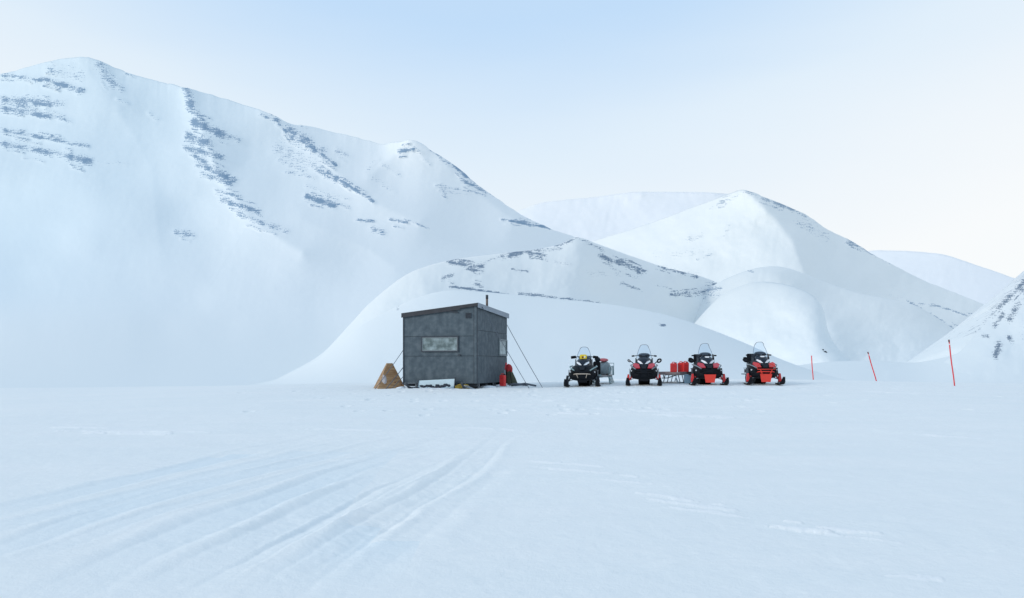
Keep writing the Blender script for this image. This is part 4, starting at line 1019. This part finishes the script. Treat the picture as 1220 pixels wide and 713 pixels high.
mb = MB(); mb.box((0,0,.15),(.30,.28,.30),bev=.03); mb.build('crate_body', M['winter_blue'], t)
mb = MB(); mb.box((0,0,.31),(.33,.31,.03),bev=.01); mb.build('crate_lid', M['winter_blue'], t)
tag(t, 'pale blue plastic crate on the snow at the right end of the plank sled', 'crate')

# seat the boulders on whatever terrain lies under their line of sight
dg = None
bpy.context.view_layer.update()
dg = bpy.context.evaluated_depsgraph_get()
for o, px, py in BOULDERS:
    o.location = (0,-500,0)
bpy.context.view_layer.update(); dg = bpy.context.evaluated_depsgraph_get()
for (o, px, py) in BOULDERS:
    dr = Vector(P3(px, py, 1.0))-Vector((0,0,CZ)); dr.normalize()
    hit, loc, nrm, idx, ob, mtx = scene.ray_cast(dg, Vector((0,0,CZ))+dr*45, dr)
    if hit:
        s = loc.y/330.0; o.location = loc; o.scale = (s,s,s)

# ------------------------------------------------------------------ world, sun, camera
SUN_EL, SUN_AZ = math.radians(20), math.radians(-118)     # azimuth from +Y, clockwise positive; low on the left
ZEN = (0.50,0.63,0.79,1)
w = bpy.data.worlds.new('World'); scene.world = w; w.use_nodes = True
nt = w.node_tree; bg = nt.nodes['Background']; L = nt.links.new
sky = nt.nodes.new('ShaderNodeTexSky'); sky.sky_type = 'NISHITA'; sky.sun_disc = False
sky.sun_elevation = SUN_EL; sky.sun_rotation = SUN_AZ; sky.altitude = 300; sky.air_density = 1.0; sky.dust_density = 1.5; sky.ozone_density = 1.5
bg.inputs['Strength'].default_value = 0.1
L(sky.outputs['Color'], bg.inputs['Color'])
# thin bright veil of high cloud over the clear sky
tc = nt.nodes.new('ShaderNodeTexCoord'); sep = nt.nodes.new('ShaderNodeSeparateXYZ'); L(tc.outputs['Generated'], sep.inputs['Vector'])
el = nt.nodes.new('ShaderNodeMapRange'); el.inputs['From Min'].default_value = 0.0; el.inputs['From Max'].default_value = 0.55; L(sep.outputs['Z'], el.inputs['Value'])
mp = nt.nodes.new('ShaderNodeMapping'); mp.inputs['Scale'].default_value = (1.2,1.2,7.0); L(tc.outputs['Generated'], mp.inputs['Vector'])
cn = nt.nodes.new('ShaderNodeTexNoise'); cn.inputs['Scale'].default_value = 1.6; cn.inputs['Detail'].default_value = 4; L(mp.outputs['Vector'], cn.inputs['Vector'])
def mth(op, a, b_):
    n = nt.nodes.new('ShaderNodeMath'); n.operation = op
    for i, v in enumerate((a, b_)):
        if isinstance(v, (int, float)): n.inputs[i].default_value = v
        else: L(v, n.inputs[i])
    return n.outputs[0]
x2 = mth('MULTIPLY', mth('MULTIPLY', sep.outputs['X'], sep.outputs['X']), 0.62)
fwd = nt.nodes.new('ShaderNodeClamp'); L(sep.outputs['Y'], fwd.inputs['Value'])
e2 = mth('ADD', mth('SUBTRACT', sep.outputs['Z'], mth('MULTIPLY', x2, fwd.outputs['Result'])), mth('MULTIPLY', mth('SUBTRACT', cn.outputs['Fac'], 0.5), 0.07))
e2 = mth('SUBTRACT', e2, mth('MULTIPLY', sep.outputs['X'], 0.035))
cr = nt.nodes.new('ShaderNodeValToRGB'); e = cr.color_ramp.elements
e[0].position = 0.0; e[0].color = (0.97,0.99,1.0,1)
e[1].position = 1.0; e[1].color = ZEN
for p_, c_ in ((0.13,(0.89,0.95,1.0,1)),(0.26,(0.78,0.895,1.0,1)),(0.40,(0.56,0.755,0.985,1))):
    cr.color_ramp.elements.new(p_).color = c_
L(e2, cr.inputs['Fac'])
bg2 = nt.nodes.new('ShaderNodeBackground'); bg2.inputs['Strength'].default_value = 1.0; L(cr.outputs['Color'], bg2.inputs['Color'])
mixs = nt.nodes.new('ShaderNodeMixShader'); mixs.inputs['Fac'].default_value = 0.95
out = nt.nodes['World Output']; L(bg.outputs[0], mixs.inputs[1]); L(bg2.outputs[0], mixs.inputs[2]); L(mixs.outputs[0], out.inputs['Surface'])

sd = bpy.data.lights.new('sun', 'SUN'); sd.energy = 1.28; sd.angle = math.radians(10); sd.color = (1.0,0.93,0.84)
so = bpy.data.objects.new('sun', sd); COL.objects.link(so)
dirv = Vector((math.sin(SUN_AZ)*math.cos(SUN_EL), math.cos(SUN_AZ)*math.cos(SUN_EL), math.sin(SUN_EL)))
so.rotation_euler = dirv.to_track_quat('Z', 'Y').to_euler()

cam = bpy.data.cameras.new('camera'); co = bpy.data.objects.new('camera', cam); COL.objects.link(co)
co.location = (0,0,CZ); co.rotation_euler = (math.radians(90),0,0)
cam.sensor_width = 36; cam.lens = F/1220*36; cam.shift_y = (HY-356.5)/1220; cam.clip_end = 60000; cam.clip_start = 0.1
scene.camera = co
scene.view_settings.view_transform = 'Standard'; scene.view_settings.look = 'None'; scene.view_settings.exposure = 0
